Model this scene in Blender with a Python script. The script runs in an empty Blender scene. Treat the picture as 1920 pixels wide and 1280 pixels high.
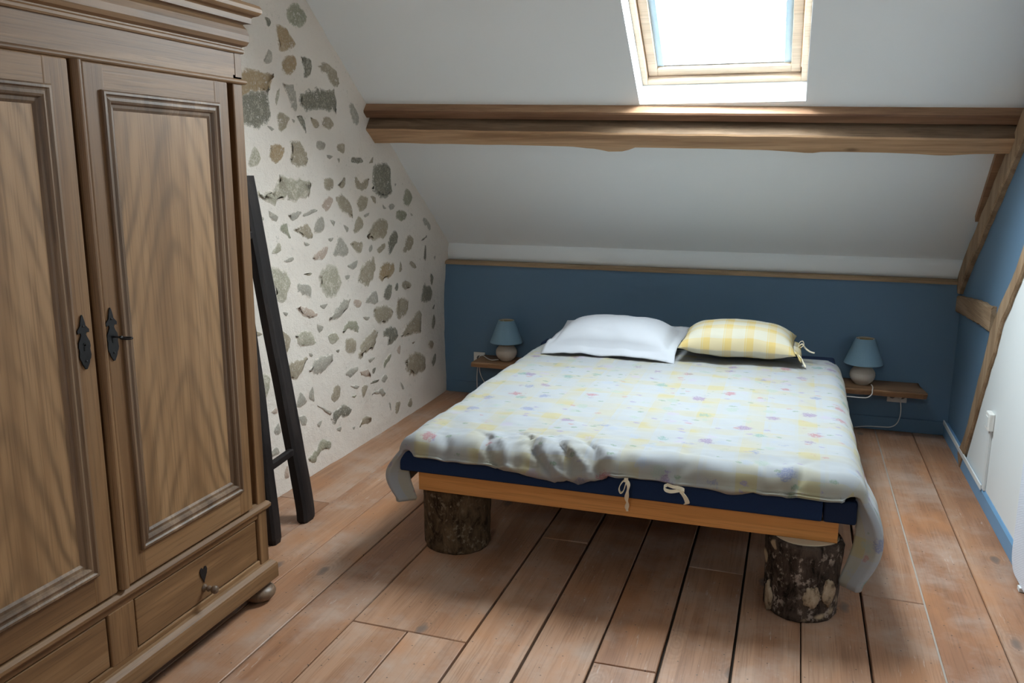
import bpy, bmesh, math, random
from mathutils import Vector, Matrix, noise

sc = bpy.context.scene
COL = sc.collection
PI = math.pi

# ------------------------------------------------------------------ camera
cam_d = bpy.data.cameras.new('camera')
cam = bpy.data.objects.new('camera', cam_d)
COL.objects.link(cam)
cam_d.sensor_width = 36.0
cam_d.lens = 1602.0 / 1920.0 * 36.0
cam_d.clip_start = 0.02
right = Vector((0.94952391, 0.3136764, 0.00338479))
down = Vector((0.06585867, -0.18878672, -0.97980723))
fwd = Vector((-0.3067034, 0.93057331, -0.19991582))
mw = Matrix.Identity(4)
for i in range(3):
    mw[i][0] = right[i]; mw[i][1] = -down[i]; mw[i][2] = -fwd[i]
mw[2][3] = 1.6
cam.matrix_world = mw
sc.camera = cam

# ------------------------------------------------------------------ sky, light, exposure
SKY = 64.0
w = bpy.data.worlds.new('overcast_sky')
sc.world = w
w.use_nodes = True
bg = w.node_tree.nodes['Background']
bg.inputs[0].default_value = (0.87, 0.95, 1.0, 1)
bg.inputs[1].default_value = SKY
sc.view_settings.view_transform = 'Standard'
sc.view_settings.look = 'None'
sc.view_settings.exposure = 0.0
sc.view_settings.gamma = 1.0
sc.view_settings.use_curve_mapping = False
try:
    sc.cycles.diffuse_bounces = 8
    sc.cycles.max_bounces = 12
    sc.cycles.transparent_max_bounces = 8
    sc.cycles.caustics_reflective = False
    sc.cycles.caustics_refractive = False
except Exception:
    pass
# roof slope frame: along = up the slope, inward = into the room
SU = Vector((0, -0.8038, 0.5948))
SN = Vector((0, -0.5948, -0.8038))
SO = Vector((0, 5.66, 1.059))
def SP(x, s, q=0.0):
    return Vector((x, 0, 0)) + SO + SU * s + SN * q
MIR = 2.9          # the far slope mirrors this one about y = 1.45
def mirror(p): return Vector((p.x, MIR - p.y, p.z))
SKYL = (-0.80, 0.005, 1.443, 2.62)      # skylight opening: x0, x1, s0, s1
SKYR = (-0.76, -0.26, 1.95, 2.56)       # assumed roof window, unseen behind the camera, sized to give fill light

def portal(name, sky, flip):
    x0, x1, s0, s1 = sky
    d = bpy.data.lights.new(name, 'AREA')
    d.shape = 'RECTANGLE'; d.size = x1 - x0; d.size_y = (s1 - s0)
    d.cycles.is_portal = True
    o = bpy.data.objects.new(name, d); COL.objects.link(o)
    c = SP((x0 + x1) / 2, (s0 + s1) / 2, -0.26)
    n = SN.copy(); u = SU.copy()
    if flip:
        c = mirror(c); n.y = -n.y; u.y = -u.y
    z = -n; y = u; x = y.cross(z)
    m = Matrix.Identity(4)
    for i in range(3):
        m[i][0] = x[i]; m[i][1] = y[i]; m[i][2] = z[i]; m[i][3] = c[i]
    o.matrix_world = m
portal('skylight_daylight', SKYL, False)
portal('rear_fill_daylight', SKYR, True)

# ------------------------------------------------------------------ node helpers
class NT:
    def __init__(self, name, rough=0.7, spec=0.3):
        self.m = bpy.data.materials.new(name); self.m.use_nodes = True
        self.t = self.m.node_tree; self.n = self.t.nodes; self.l = self.t.links
        self.b = self.n['Principled BSDF']
        self.b.inputs['Roughness'].default_value = rough
        self.b.inputs['Specular IOR Level'].default_value = spec
        self._tc = None
    def put(self, sock, v):
        if isinstance(v, bpy.types.NodeSocket): self.l.new(v, sock)
        elif v is not None: sock.default_value = v
    def tc(self, which='Object'):
        if self._tc is None: self._tc = self.n.new('ShaderNodeTexCoord')
        return self._tc.outputs[which]
    def pos(self):
        return self.n.new('ShaderNodeNewGeometry').outputs['Position']
    def rnd(self):
        return self.n.new('ShaderNodeObjectInfo').outputs['Random']
    def map(self, v, scale=(1, 1, 1), loc=(0, 0, 0), rot=(0, 0, 0)):
        k = self.n.new('ShaderNodeMapping'); self.put(k.inputs[0], v)
        k.inputs[1].default_value = loc; k.inputs[2].default_value = rot; k.inputs[3].default_value = scale
        return k.outputs[0]
    def off(self, v, amount):
        k = self.n.new('ShaderNodeVectorMath'); k.operation = 'ADD'
        c = self.n.new('ShaderNodeCombineXYZ')
        for i in range(3): self.put(c.inputs[i], amount)
        self.put(k.inputs[0], v); self.l.new(c.outputs[0], k.inputs[1]); return k.outputs[0]
    def noise(self, v, scale, detail=3, rough=0.5, dist=0.0, out=0):
        k = self.n.new('ShaderNodeTexNoise'); self.put(k.inputs['Vector'], v)
        k.inputs['Scale'].default_value = scale; k.inputs['Detail'].default_value = detail
        k.inputs['Roughness'].default_value = rough; k.inputs['Distortion'].default_value = dist
        return k.outputs[out]
    def vor(self, v, scale, out='Distance', rnd=1.0, dim='3D'):
        k = self.n.new('ShaderNodeTexVoronoi'); k.voronoi_dimensions = dim; self.put(k.inputs['Vector'], v)
        k.inputs['Scale'].default_value = scale; k.inputs['Randomness'].default_value = rnd
        return k.outputs[out]
    def math(self, op, a, b=None, c=None, clamp=False):
        k = self.n.new('ShaderNodeMath'); k.operation = op; k.use_clamp = clamp
        self.put(k.inputs[0], a); self.put(k.inputs[1], b)
        if c is not None: self.put(k.inputs[2], c)
        return k.outputs[0]
    def ramp(self, f, stops, mode='LINEAR'):
        k = self.n.new('ShaderNodeValToRGB'); self.put(k.inputs[0], f); r = k.color_ramp
        r.interpolation = mode
        while len(r.elements) < len(stops): r.elements.new(0.5)
        for e, (p, c) in zip(r.elements, stops):
            e.position = p; e.color = (c[0], c[1], c[2], 1) if not isinstance(c, (int, float)) else (c, c, c, 1)
        return k.outputs[0]
    def mix(self, f, a, b, blend='MIX'):
        k = self.n.new('ShaderNodeMix'); k.data_type = 'RGBA'; k.blend_type = blend
        self.put(k.inputs[0], f)
        for i, v in ((6, a), (7, b)):
            if isinstance(v, tuple) and len(v) == 3: v = (*v, 1)
            self.put(k.inputs[i], v)
        return k.outputs[2]
    def sep(self, v):
        k = self.n.new('ShaderNodeSeparateXYZ'); self.put(k.inputs[0], v); return k.outputs
    def comb(self, a, b, c):
        k = self.n.new('ShaderNodeCombineXYZ')
        for i, v in enumerate((a, b, c)): self.put(k.inputs[i], v)
        return k.outputs[0]
    def attr(self, name, out='Fac'):
        k = self.n.new('ShaderNodeAttribute'); k.attribute_name = name; return k.outputs[out]
    def bump(self, h, strength=0.3, dist=0.01):
        k = self.n.new('ShaderNodeBump'); self.put(k.inputs['Height'], h)
        k.inputs['Strength'].default_value = strength; k.inputs['Distance'].default_value = dist
        self.l.new(k.outputs[0], self.b.inputs['Normal'])
    def col(self, c):
        if isinstance(c, tuple) and len(c) == 3: c = (*c, 1)
        self.put(self.b.inputs['Base Color'], c)
    def rough(self, r): self.put(self.b.inputs['Roughness'], r)

def plain(name, c, rough=0.6, spec=0.3, metal=0.0, var=0.06, nscale=30, bump=0.0):
    k = NT(name, rough, spec)
    f = k.noise(k.tc(), nscale, 3)
    d = tuple(max(0, v * (1 - var)) for v in c); l = tuple(min(1, v * (1 + var)) for v in c)
    k.col(k.mix(f, d, l)); k.b.inputs['Metallic'].default_value = metal
    if bump: k.bump(f, bump, 0.004)
    return k.m

def wood(name, dark, mid, light, axis='Z', grain=9.0, rough=0.5, spec=0.35, bump=0.15, knots=None,
         wear=None, arch=None, var=0.12, world=False, ring=0.22):
    """Long-grained wood.  arch=(yc, zscale) draws the nested cathedral figure of a flat-sawn board."""
    k = NT(name, rough, spec)
    v = k.pos() if world else k.tc()
    v0 = k.off(v, k.math('MULTIPLY', k.rnd(), 7.0)) if var else v
    st = {'X': (0.07, 1, 1), 'Y': (1, 0.07, 1), 'Z': (1, 1, 0.07)}[axis]
    fine = {'X': (0.02, 1, 1), 'Y': (1, 0.02, 1), 'Z': (1, 1, 0.02)}[axis]
    n1 = k.noise(k.map(v0, st), grain, 4, 0.55, 0.4)
    if arch:
        s = k.sep(v)
        wob = k.noise(k.map(v0, (1, 1, 0.5)), 5.0, 2, 0.5)
        yy = k.math('SUBTRACT', s[1], arch[0])
        yy = k.math('ADD', yy, k.math('MULTIPLY', k.math('SUBTRACT', wob, 0.5), 0.10))
        ab = k.math('POWER', k.math('ABSOLUTE', yy), 1.35)
        f = k.math('ADD', k.math('MULTIPLY', ab, 13.0), k.math('MULTIPLY', s[2], arch[1]))
        f = k.math('ADD', f, k.math('MULTIPLY', k.noise(k.map(v0, (1, 1, 0.6)), 3.0, 3), 0.42))
        rings = k.math('MULTIPLY_ADD', k.math('SINE', k.math('MULTIPLY', f, 12.5)), 0.5, 0.5)
        rings = k.math('MULTIPLY', k.math('POWER', rings, 2.2), k.ramp(k.noise(k.map(v0, (1, 1, 0.35)), 6.0, 3, 0.6), [(0.36, 0.15), (0.62, 1.0)]))
    else:
        rings = k.math('MULTIPLY_ADD', k.math('SINE', k.math('MULTIPLY', n1, 42.0)), 0.5, 0.5)
    base = k.ramp(n1, [(0.32, dark), (0.52, mid), (0.7, light)])
    c = k.mix(k.math('MULTIPLY', rings, 0.85 if arch else ring), base, tuple(x * 0.46 for x in mid))
    pores = k.noise(k.map(v0, fine), 190, 2, 0.6)
    pm = k.ramp(pores, [(0.36, 1.0), (0.48, 0.0)])
    c = k.mix(k.math('MULTIPLY', pm, 0.34), c, tuple(x * 0.5 for x in dark))
    if wear:
        wn = k.noise(v0, 3.1, 6, 0.65)
        wf = k.ramp(wn, [(0.46, 0.0), (0.66, 1.0)])
        c = k.mix(k.math('MULTIPLY', wf, 0.5), c, wear)
        c = k.mix(k.math('MULTIPLY', k.ramp(k.noise(k.map(v0, (1, 0.5, 1), (3.1, 0, 0)), 3.6, 4, 0.6), [(0.52, 0.0), (0.66, 1.0)]), 0.6), c, (mid[0] * 1.05, mid[1] * 0.88, mid[2] * 0.66))
    if knots:
        kv = k.map(v0, {'X': (0.45, 1, 1), 'Y': (1, 0.45, 1), 'Z': (1, 1, 0.45)}[axis])
        if world:      # floorboards: knots lie in the board's face, each with a few rings of figure round it
            q = k.math('ADD', k.vor(kv, knots[0], dim='2D'), k.math('MULTIPLY', k.math('SUBTRACT', k.noise(v0, 22, 2), 0.5), 0.06))
            rg = k.math('MULTIPLY_ADD', k.math('SINE', k.math('MULTIPLY', q, 190.0)), 0.5, 0.5)
            c = k.mix(k.math('MULTIPLY', k.math('MULTIPLY', rg, k.ramp(q, [(0.05, 1.0), (0.22, 0.0)])), 0.28), c, tuple(x * 0.5 for x in mid))
            hs = k.sep(k.vor(kv, knots[0], 'Color', dim='2D'))
            kf = k.math('MULTIPLY', k.ramp(q, [(0.025, 1.0), (0.055, 0.0)]), k.math('LESS_THAN', hs[0], 0.75))
            scr = k.ramp(k.noise(k.map(v0, (1, 0.12, 1), rot=(0, 0, 0.25)), 75, 3, 0.7), [(0.63, 0.0), (0.72, 1.0)])
            scr = k.math('MULTIPLY', scr, k.ramp(k.noise(v0, 2.3, 3), [(0.45, 0.0), (0.6, 1.0)]))
            c = k.mix(k.math('MULTIPLY', scr, 0.45), c, (0.58, 0.52, 0.47))
            spot = k.ramp(k.vor(v0, 9.0, dim='2D'), [(0.018, 1.0), (0.03, 0.0)])
            c = k.mix(k.math('MULTIPLY', spot, 0.8), c, (0.06, 0.045, 0.04))
        else:
            kf = k.ramp(k.vor(kv, knots[0]), [(0.035, 1.0), (0.085, 0.0)])
        c = k.mix(k.math('MULTIPLY', kf, 0.78), c, knots[1])
    if var:
        c = k.mix(k.math('MULTIPLY', k.rnd(), var * 2), c, tuple(x * 0.7 for x in dark))
    k.col(c)
    k.bump(k.math('ADD', k.math('MULTIPLY', n1, 0.4), k.math('MULTIPLY', pores, 0.6)), bump, 0.002)
    return k.m

# ------------------------------------------------------------------ mesh helpers
WL = {}
def wl(o):
    return WL.get(o.name, Vector((0, 0, 0))) if o else Vector((0, 0, 0))
def mk(name, bm, mats, parent=None, loc=None, smooth=False, bevel=0.0, segs=2, solid=None, subd=0):
    """Link bm (world coordinates) as ONE mesh object; a child keeps its parent's origin unless loc is given."""
    base = wl(parent)
    org = Vector(loc) if loc is not None else base.copy()
    for v in bm.verts: v.co -= org
    bmesh.ops.recalc_face_normals(bm, faces=bm.faces)
    me = bpy.data.meshes.new(name); bm.to_mesh(me); bm.free()
    for m in (mats if isinstance(mats, (list, tuple)) else [mats]): me.materials.append(m)
    if smooth:
        for p in me.polygons: p.use_smooth = True
    o = bpy.data.objects.new(name, me); COL.objects.link(o)
    if parent: o.parent = parent
    o.location = org - base
    WL[o.name] = org
    if solid:
        k = o.modifiers.new('thickness', 'SOLIDIFY'); k.thickness = solid; k.offset = -1
    if bevel:
        k = o.modifiers.new('bevel', 'BEVEL'); k.width = bevel; k.segments = segs; k.limit_method = 'ANGLE'
        k.angle_limit = math.radians(35)
    if subd:
        k = o.modifiers.new('subd', 'SUBSURF'); k.levels = subd; k.render_levels = subd
    return o
def thing(name, loc, label, cat, group=None):
    o = bpy.data.objects.new(name, None); COL.objects.link(o); o.location = loc
    o.empty_display_size = 0.1
    WL[o.name] = Vector(loc); return tag(o, label, cat, group)
def tag(o, label, cat, group=None):
    o['label'] = label; o['category'] = cat
    if group: o['group'] = group
    return o
def struct(o):
    o['kind'] = 'structure'; return o
def B(): return bmesh.new()
def box(bm, x0, x1, y0, y1, z0, z1, mi=0):
    v = [bm.verts.new(p) for p in ((x0, y0, z0), (x1, y0, z0), (x1, y1, z0), (x0, y1, z0), (x0, y0, z1), (x1, y0, z1), (x1, y1, z1), (x0, y1, z1))]
    for f in ((0, 3, 2, 1), (4, 5, 6, 7), (0, 1, 5, 4), (1, 2, 6, 5), (2, 3, 7, 6), (3, 0, 4, 7)):
        bm.faces.new([v[i] for i in f]).material_index = mi
    return v
def hexa(bm, p, mi=0):
    v = [bm.verts.new(q) for q in p]
    for f in ((0, 3, 2, 1), (4, 5, 6, 7), (0, 1, 5, 4), (1, 2, 6, 5), (2, 3, 7, 6), (3, 0, 4, 7)):
        bm.faces.new([v[i] for i in f]).material_index = mi
def slab(bm, x0, x1, s0, s1, q0, q1, mir=False, mi=0):
    f = mirror if mir else (lambda p: p)
    hexa(bm, [f(SP(x, s, q)) for q in (q0, q1) for x, s in ((x0, s0), (x1, s0), (x1, s1), (x0, s1))], mi)
def rings(bm, R, closed=True, caps=True, mi=0):
    V = [[bm.verts.new(p) for p in r] for r in R]
    n = len(V[0])
    for a, b in zip(V, V[1:]):
        for i in range(n if closed else n - 1):
            j = (i + 1) % n
            bm.faces.new((a[i], a[j], b[j], b[i])).material_index = mi
    if caps and closed:
        bm.faces.new(V[0]).material_index = mi; bm.faces.new(V[-1]).material_index = mi
    return V
def loop_rings(bm, R, mi=0):
    V = [[bm.verts.new(p) for p in r] for r in R]
    m = len(V); n = len(V[0])
    for k in range(m):
        a, b = V[k], V[(k + 1) % m]
        for i in range(n):
            j = (i + 1) % n
            bm.faces.new((a[i], a[j], b[j], b[i])).material_index = mi
def lathe(bm, prof, c, axis='Z', n=24, caps=True):
    R = []
    for r, h in prof:
        ring = []
        for i in range(n):
            a = 2 * PI * i / n; x, y = r * math.cos(a), r * math.sin(a)
            p = {'Z': (x, y, h), 'X': (h, x, y), 'Y': (x, h, y)}[axis]
            ring.append(Vector(c) + Vector(p))
        R.append(ring)
    return rings(bm, R, True, caps)
def tube(bm, pts, r, n=8):
    pts = [Vector(p) for p in pts]; R = []
    up = Vector((0.13, 0.21, 0.97))
    for i, p in enumerate(pts):
        t = (pts[min(i + 1, len(pts) - 1)] - pts[max(i - 1, 0)]).normalized()
        if abs(t.dot(up)) > 0.95: up = Vector((0.9, 0.3, 0.1))
        a = t.cross(up).normalized(); b = t.cross(a).normalized()
        rr = r[i] if isinstance(r, (list, tuple)) else r
        R.append([p + (a * math.cos(2 * PI * k / n) + b * math.sin(2 * PI * k / n)) * rr for k in range(n)])
    rings(bm, R)
def spline(pts, n=6):
    pts = [Vector(p) for p in pts]; out = []
    for i in range(len(pts) - 1):
        p0 = pts[max(i - 1, 0)]; p1 = pts[i]; p2 = pts[i + 1]; p3 = pts[min(i + 2, len(pts) - 1)]
        for k in range(n):
            t = k / n
            out.append(0.5 * ((2 * p1) + (p2 - p0) * t + (2 * p0 - 5 * p1 + 4 * p2 - p3) * t * t + (3 * p1 - p0 - 3 * p2 + p3) * t ** 3))
    out.append(pts[-1]); return out
def ss(a, b, x):
    t = max(0.0, min(1.0, (x - a) / (b - a))); return t * t * (3 - 2 * t)
def interp(tab, x):
    if x <= tab[0][0]: return tab[0][1]
    for (a, u), (b, v) in zip(tab, tab[1:]):
        if x <= b:
            t = (x - a) / (b - a); t = t * t * (3 - 2 * t); return u + (v - u) * t
    return tab[-1][1]
def nz(x, y, z=0.0): return noise.noise((x, y, z))
def strip(bm, pts, width_dir, wdt, th=0.0015):
    """A flat ribbon following pts."""
    d = Vector(width_dir).normalized(); R = []
    for i, p in enumerate(pts):
        t = (pts[min(i + 1, len(pts) - 1)] - pts[max(i - 1, 0)]).normalized()
        nn = t.cross(d).normalized() * th
        ww = (wdt[i] if isinstance(wdt, list) else wdt) / 2
        R.append([p - d * ww - nn, p + d * ww - nn, p + d * ww + nn, p - d * ww + nn])
    rings(bm, R)
# ------------------------------------------------------------------ materials
k = NT('white_ceiling_paint', 0.85, 0.2)
k.col(k.mix(k.noise(k.pos(), 2.5, 3), (0.80, 0.835, 0.85), (0.83, 0.86, 0.875)))
k.bump(k.noise(k.pos(), 120, 2), 0.05, 0.002); M_white = k.m
k = NT('slate_blue_paint', 0.6, 0.3)
k.col(k.mix(k.noise(k.pos(), 3, 4), (0.108, 0.19, 0.285), (0.125, 0.212, 0.312)))
k.bump(k.noise(k.pos(), 60, 3), 0.06, 0.003); M_blue = k.m
k = NT('blue_baseboard_paint', 0.45, 0.35)
k.col(k.mix(k.noise(k.pos(), 6, 3), (0.14, 0.29, 0.47), (0.16, 0.32, 0.51))); M_bbase = k.m
k = NT('lime_plaster', 0.92, 0.12)
pv = k.pos()
c = k.mix(k.noise(pv, 1.7, 4), (0.70, 0.61, 0.53), (0.79, 0.72, 0.65))
sp = k.math('MULTIPLY', k.ramp(k.noise(pv, 55, 4, 0.7), [(0.60, 0.0), (0.70, 1.0)]), k.ramp(k.noise(pv, 4.5, 3), [(0.46, 0.0), (0.62, 1.0)]))
c = k.mix(k.math('MULTIPLY', sp, 0.55), c, (0.27, 0.25, 0.19))
k.col(c)
k.bump(k.math('ADD', k.math('MULTIPLY', k.noise(pv, 26, 5, 0.65), 1.0), k.math('MULTIPLY', k.noise(pv, 140, 3), 0.35)), 0.55, 0.012)
M_plaster = k.m
M_stone = {}
for key, (a, b, d) in dict(d=((0.085, 0.078, 0.058), (0.19, 0.175, 0.135), (0.40, 0.36, 0.29)), k=((0.22, 0.20, 0.165), (0.37, 0.335, 0.28), (0.52, 0.465, 0.39)),
                           g=((0.17, 0.165, 0.12), (0.30, 0.285, 0.205), (0.45, 0.41, 0.32)), b=((0.19, 0.15, 0.10), (0.34, 0.28, 0.20), (0.48, 0.41, 0.32)),
                           o=((0.19, 0.12, 0.06), (0.36, 0.25, 0.14), (0.46, 0.37, 0.27)), p=((0.33, 0.235, 0.18), (0.46, 0.35, 0.28), (0.56, 0.46, 0.375)),
                           l=((0.15, 0.135, 0.08), (0.40, 0.36, 0.27), (0.62, 0.56, 0.47))).items():
    k = NT('field_stone_' + {'d': 'dark', 'k': 'grey', 'g': 'green', 'b': 'brown', 'o': 'ochre', 'p': 'pink', 'l': 'lichen'}[key], 0.9, 0.15)
    pv = k.pos()
    n1 = k.noise(pv, 18, 5, 0.66); n2 = k.noise(pv, 95, 4, 0.75)
    f = k.math('ADD', k.math('MULTIPLY', n1, 0.45), k.math('MULTIPLY', n2, 0.55))
    c = k.ramp(f, [(0.38, a), (0.49, b), (0.60, d)])
    e = k.math('ADD', k.attr('rim'), k.math('MULTIPLY', k.math('SUBTRACT', n2, 0.5), 2.6))
    e = k.math('ADD', e, k.math('MULTIPLY', k.math('SUBTRACT', n1, 0.5), 2.2))
    c = k.mix(k.ramp(e, [(0.22, 0.0), (0.72, 1.0)]), (0.75, 0.67, 0.59), c)
    k.col(c); k.bump(f, 0.7, 0.01); M_stone[key] = k.m

M_plank = wood('worn_pine_floorboard', (0.28, 0.13, 0.068), (0.39, 0.21, 0.122), (0.47, 0.285, 0.185), 'Y', 6.5, 0.5, 0.35, 0.15,
               knots=(2.6, (0.13, 0.10, 0.085)), wear=(0.45, 0.36, 0.30), var=0.06, world=True)
M_subfloor = plain('dark_subfloor', (0.035, 0.025, 0.018), 0.9)
M_putty = plain('grey_joint_filler', (0.34, 0.30, 0.26), 0.8)
OD, OM, OL = (0.105, 0.049, 0.019), (0.215, 0.113, 0.049), (0.30, 0.172, 0.084)
M_oakZ = wood('oak_upright', OD, OM, OL, 'Z', 9, 0.5, 0.3, 0.25)
M_oakY = wood('oak_lengthwise', OD, OM, OL, 'Y', 9, 0.5, 0.3, 0.25)
M_oakP = wood('oak_panel_figure', (0.16, 0.083, 0.036), (0.275, 0.155, 0.073), (0.34, 0.202, 0.103), 'Z', 8, 0.5, 0.3, 0.25, arch=(0.0, 2.7), var=0)
M_oakM = wood('oak_moulding', (0.085, 0.047, 0.024), (0.17, 0.10, 0.056), (0.25, 0.16, 0.095), 'Z', 12, 0.42, 0.4, 0.2)
M_oakdk = plain('oak_shadow_gap', (0.05, 0.03, 0.018), 0.7)
M_foot = wood('turned_oak', (0.10, 0.06, 0.035), (0.19, 0.12, 0.075), (0.25, 0.165, 0.11), 'Z', 12, 0.4, 0.35)
M_iron = plain('black_iron', (0.018, 0.017, 0.018), 0.42, 0.5, 0.6, 0.3, 60, 0.1)
M_brasslid = plain('worn_plate_hole', (0.006, 0.005, 0.005), 0.8)
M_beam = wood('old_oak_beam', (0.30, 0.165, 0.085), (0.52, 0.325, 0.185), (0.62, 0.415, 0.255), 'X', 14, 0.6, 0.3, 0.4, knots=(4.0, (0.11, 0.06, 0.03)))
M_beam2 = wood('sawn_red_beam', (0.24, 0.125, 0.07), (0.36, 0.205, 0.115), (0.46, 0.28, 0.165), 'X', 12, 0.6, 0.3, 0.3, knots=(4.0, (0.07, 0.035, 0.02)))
M_beamup = wood('shaded_oak_beam_side', (0.13, 0.08, 0.045), (0.24, 0.155, 0.095), (0.34, 0.235, 0.155), 'X', 14, 0.65, 0.25, 0.4)  # darker copy of the oak, shade of the upslope side put in the colour
M_beam2d = wood('shaded_red_beam_side', (0.13, 0.06, 0.032), (0.20, 0.10, 0.054), (0.27, 0.145, 0.08), 'X', 12, 0.6, 0.3, 0.3)  # darker copy of the red beam, shade of its room face in the colour
M_timber = wood('old_wall_timber', (0.22, 0.135, 0.075), (0.38, 0.255, 0.155), (0.50, 0.36, 0.24), 'Z', 14, 0.7, 0.25, 0.5, knots=(5.0, (0.12, 0.07, 0.04)))
M_timberY = wood('old_wall_timber_level', (0.22, 0.135, 0.075), (0.38, 0.255, 0.155), (0.50, 0.36, 0.24), 'Y', 14, 0.7, 0.25, 0.5, knots=(5.0, (0.12, 0.07, 0.04)))
M_ladder = wood('blackened_ladder_wood', (0.011, 0.008, 0.008), (0.022, 0.017, 0.016), (0.046, 0.034, 0.030), 'Z', 14, 0.55, 0.2, 0.5)
M_pine = wood('varnished_pine_rail', (0.50, 0.20, 0.05), (0.62, 0.27, 0.075), (0.70, 0.34, 0.115), 'X', 7, 0.38, 0.4, 0.08, knots=(3.2, (0.17, 0.06, 0.02)))
M_pineS = wood('pale_window_pine', (0.52, 0.39, 0.28), (0.60, 0.47, 0.35), (0.66, 0.53, 0.41), 'X', 8, 0.4, 0.4, 0.05, var=0.04)
M_trim = wood('knee_wall_trim', (0.28, 0.18, 0.10), (0.42, 0.29, 0.175), (0.52, 0.38, 0.25), 'X', 9, 0.6, 0.3, 0.2)
M_shelf = wood('live_edge_shelf', (0.12, 0.052, 0.024), (0.28, 0.15, 0.075), (0.44, 0.26, 0.14), 'X', 12, 0.5, 0.35, 0.25, knots=(5, (0.05, 0.025, 0.015)))
M_board = wood('pale_headboard', (0.40, 0.26, 0.14), (0.50, 0.34, 0.19), (0.58, 0.41, 0.25), 'X', 8, 0.5, 0.3)
M_navy = plain('navy_mattress_fabric', (0.010, 0.026, 0.075), 0.8, 0.2, 0, 0.2, 300, 0.1)
M_navy2 = plain('dark_navy_fabric', (0.008, 0.017, 0.045), 0.8, 0.2, 0, 0.2, 300, 0.1)
M_shade = plain('blue_lamp_shade_fabric', (0.20, 0.325, 0.42), 0.85, 0.15, 0, 0.05, 200, 0.1)
M_shadein = plain('shade_lining', (0.42, 0.33, 0.20), 0.8)
M_ceramic = plain('cream_ceramic', (0.56, 0.50, 0.43), 0.5, 0.4, 0, 0.06, 60, 0.05)
M_plastic = plain('white_plastic', (0.78, 0.77, 0.74), 0.4, 0.4)
M_sockhole = plain('socket_recess', (0.10, 0.10, 0.10), 0.5)
M_black = plain('black_plug_plastic', (0.012, 0.012, 0.013), 0.45, 0.4)
M_cream = plain('cream_ribbon', (0.74, 0.66, 0.50), 0.9, 0.1, 0, 0.06, 120, 0.1)
M_alu = plain('pale_blind_rail', (0.52, 0.68, 0.80), 0.4, 0.4)
M_blindw = plain('white_blind_bar', (0.82, 0.83, 0.84), 0.5)
M_wpanel = plain('white_wall_board', (0.70, 0.725, 0.73), 0.55, 0.3, 0, 0.03, 3)
M_trunk = plain('white_trunking', (0.66, 0.68, 0.68), 0.45)
M_ext = plain('grey_roof_outside', (0.25, 0.25, 0.27), 0.8)

# bark: fissured dark skin with pale lichen and bare wood patches
def bark(name, dark, mid, pale, amount):
    k = NT(name, 0.92, 0.15)
    v = k.tc(); n1 = k.noise(k.map(v, (1, 1, 0.4)), 26, 6, 0.7, 0.6); n2 = k.noise(v, 9, 4, 0.6); n3 = k.noise(k.map(v, (1, 1, 0.8)), 48, 4, 0.65)
    c = k.ramp(n1, [(0.36, dark), (0.52, mid), (0.68, tuple(x * 1.5 for x in mid))])
    c = k.mix(k.math('MULTIPLY', k.ramp(n3, [(0.54, 0.0), (0.62, 1.0)]), k.ramp(n2, [(0.44, 0.0), (0.56, 0.8)])), c, pale)
    c = k.mix(k.ramp(k.noise(v, 7.0, 2, 0.4, 0.3), [(amount, 0.0), (amount + 0.03, 1.0)]), c, (0.42, 0.32, 0.21))
    k.col(c); k.bump(k.math('ADD', n1, k.math('MULTIPLY', n3, 0.5)), 0.9, 0.012); return k.m
M_bark1 = bark('brown_bark', (0.022, 0.012, 0.006), (0.095, 0.062, 0.034), (0.22, 0.17, 0.115), 0.80)
M_bark2 = bark('mottled_bark', (0.012, 0.008, 0.006), (0.060, 0.042, 0.032), (0.36, 0.29, 0.24), 0.635)
k = NT('sawn_log_end', 0.8, 0.2)
sx = k.sep(k.tc())
rr = k.math('SQRT', k.math('ADD', k.math('MULTIPLY', sx[0], sx[0]), k.math('MULTIPLY', sx[1], sx[1])))
rr = k.math('ADD', rr, k.math('MULTIPLY', k.noise(k.tc(), 9, 2), 0.02))
k.col(k.mix(k.math('MULTIPLY_ADD', k.math('SINE', k.math('MULTIPLY', rr, 700.0)), 0.5, 0.5), (0.50, 0.40, 0.28), (0.60, 0.49, 0.35))); M_logend = k.m

k = NT('bare_wood_patch', 0.9, 0.12)
f = k.noise(k.map(k.tc(), (1, 1, 0.5)), 38, 5, 0.7)
k.col(k.ramp(f, [(0.36, (0.10, 0.07, 0.045)), (0.46, (0.30, 0.225, 0.15)), (0.62, (0.42, 0.33, 0.235))])); k.bump(f, 0.5, 0.006); M_logend2 = k.m

# floral duvet print: pale yellow patchwork checks with little flower posies, driven by the cloth's own UV (metres)
def cloth_uv(k):
    return k.attr('cloth_uv', 'Vector')
k = NT('floral_duvet_cotton', 0.9, 0.12)
uv = cloth_uv(k); s = k.sep(uv)
def band(k, v, period, duty, shift=0.0):
    f = k.math('FRACT', k.math('ADD', k.math('DIVIDE', v, period), shift))
    return k.math('LESS_THAN', f, duty)
bu = band(k, s[0], 0.21, 0.36, 0.1); bv = band(k, s[1], 0.24, 0.34, 0.37)
bu2 = band(k, s[0], 0.105, 0.12, 0.33); bv2 = band(k, s[1], 0.12, 0.10, 0.62)
chk = k.math('MULTIPLY', k.math('ADD', bu, bv), 0.5)
chk2 = k.math('MAXIMUM', k.math('MULTIPLY', bu2, 0.18), k.math('MULTIPLY', bv2, 0.18))
patch = k.ramp(k.noise(uv, 7.0, 1), [(0.42, 0.35), (0.58, 1.0)])
yel = k.math('MULTIPLY', k.math('MAXIMUM', chk, chk2), patch)
c = k.mix(yel, (0.315, 0.328, 0.345), (0.35, 0.312, 0.195))
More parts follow.
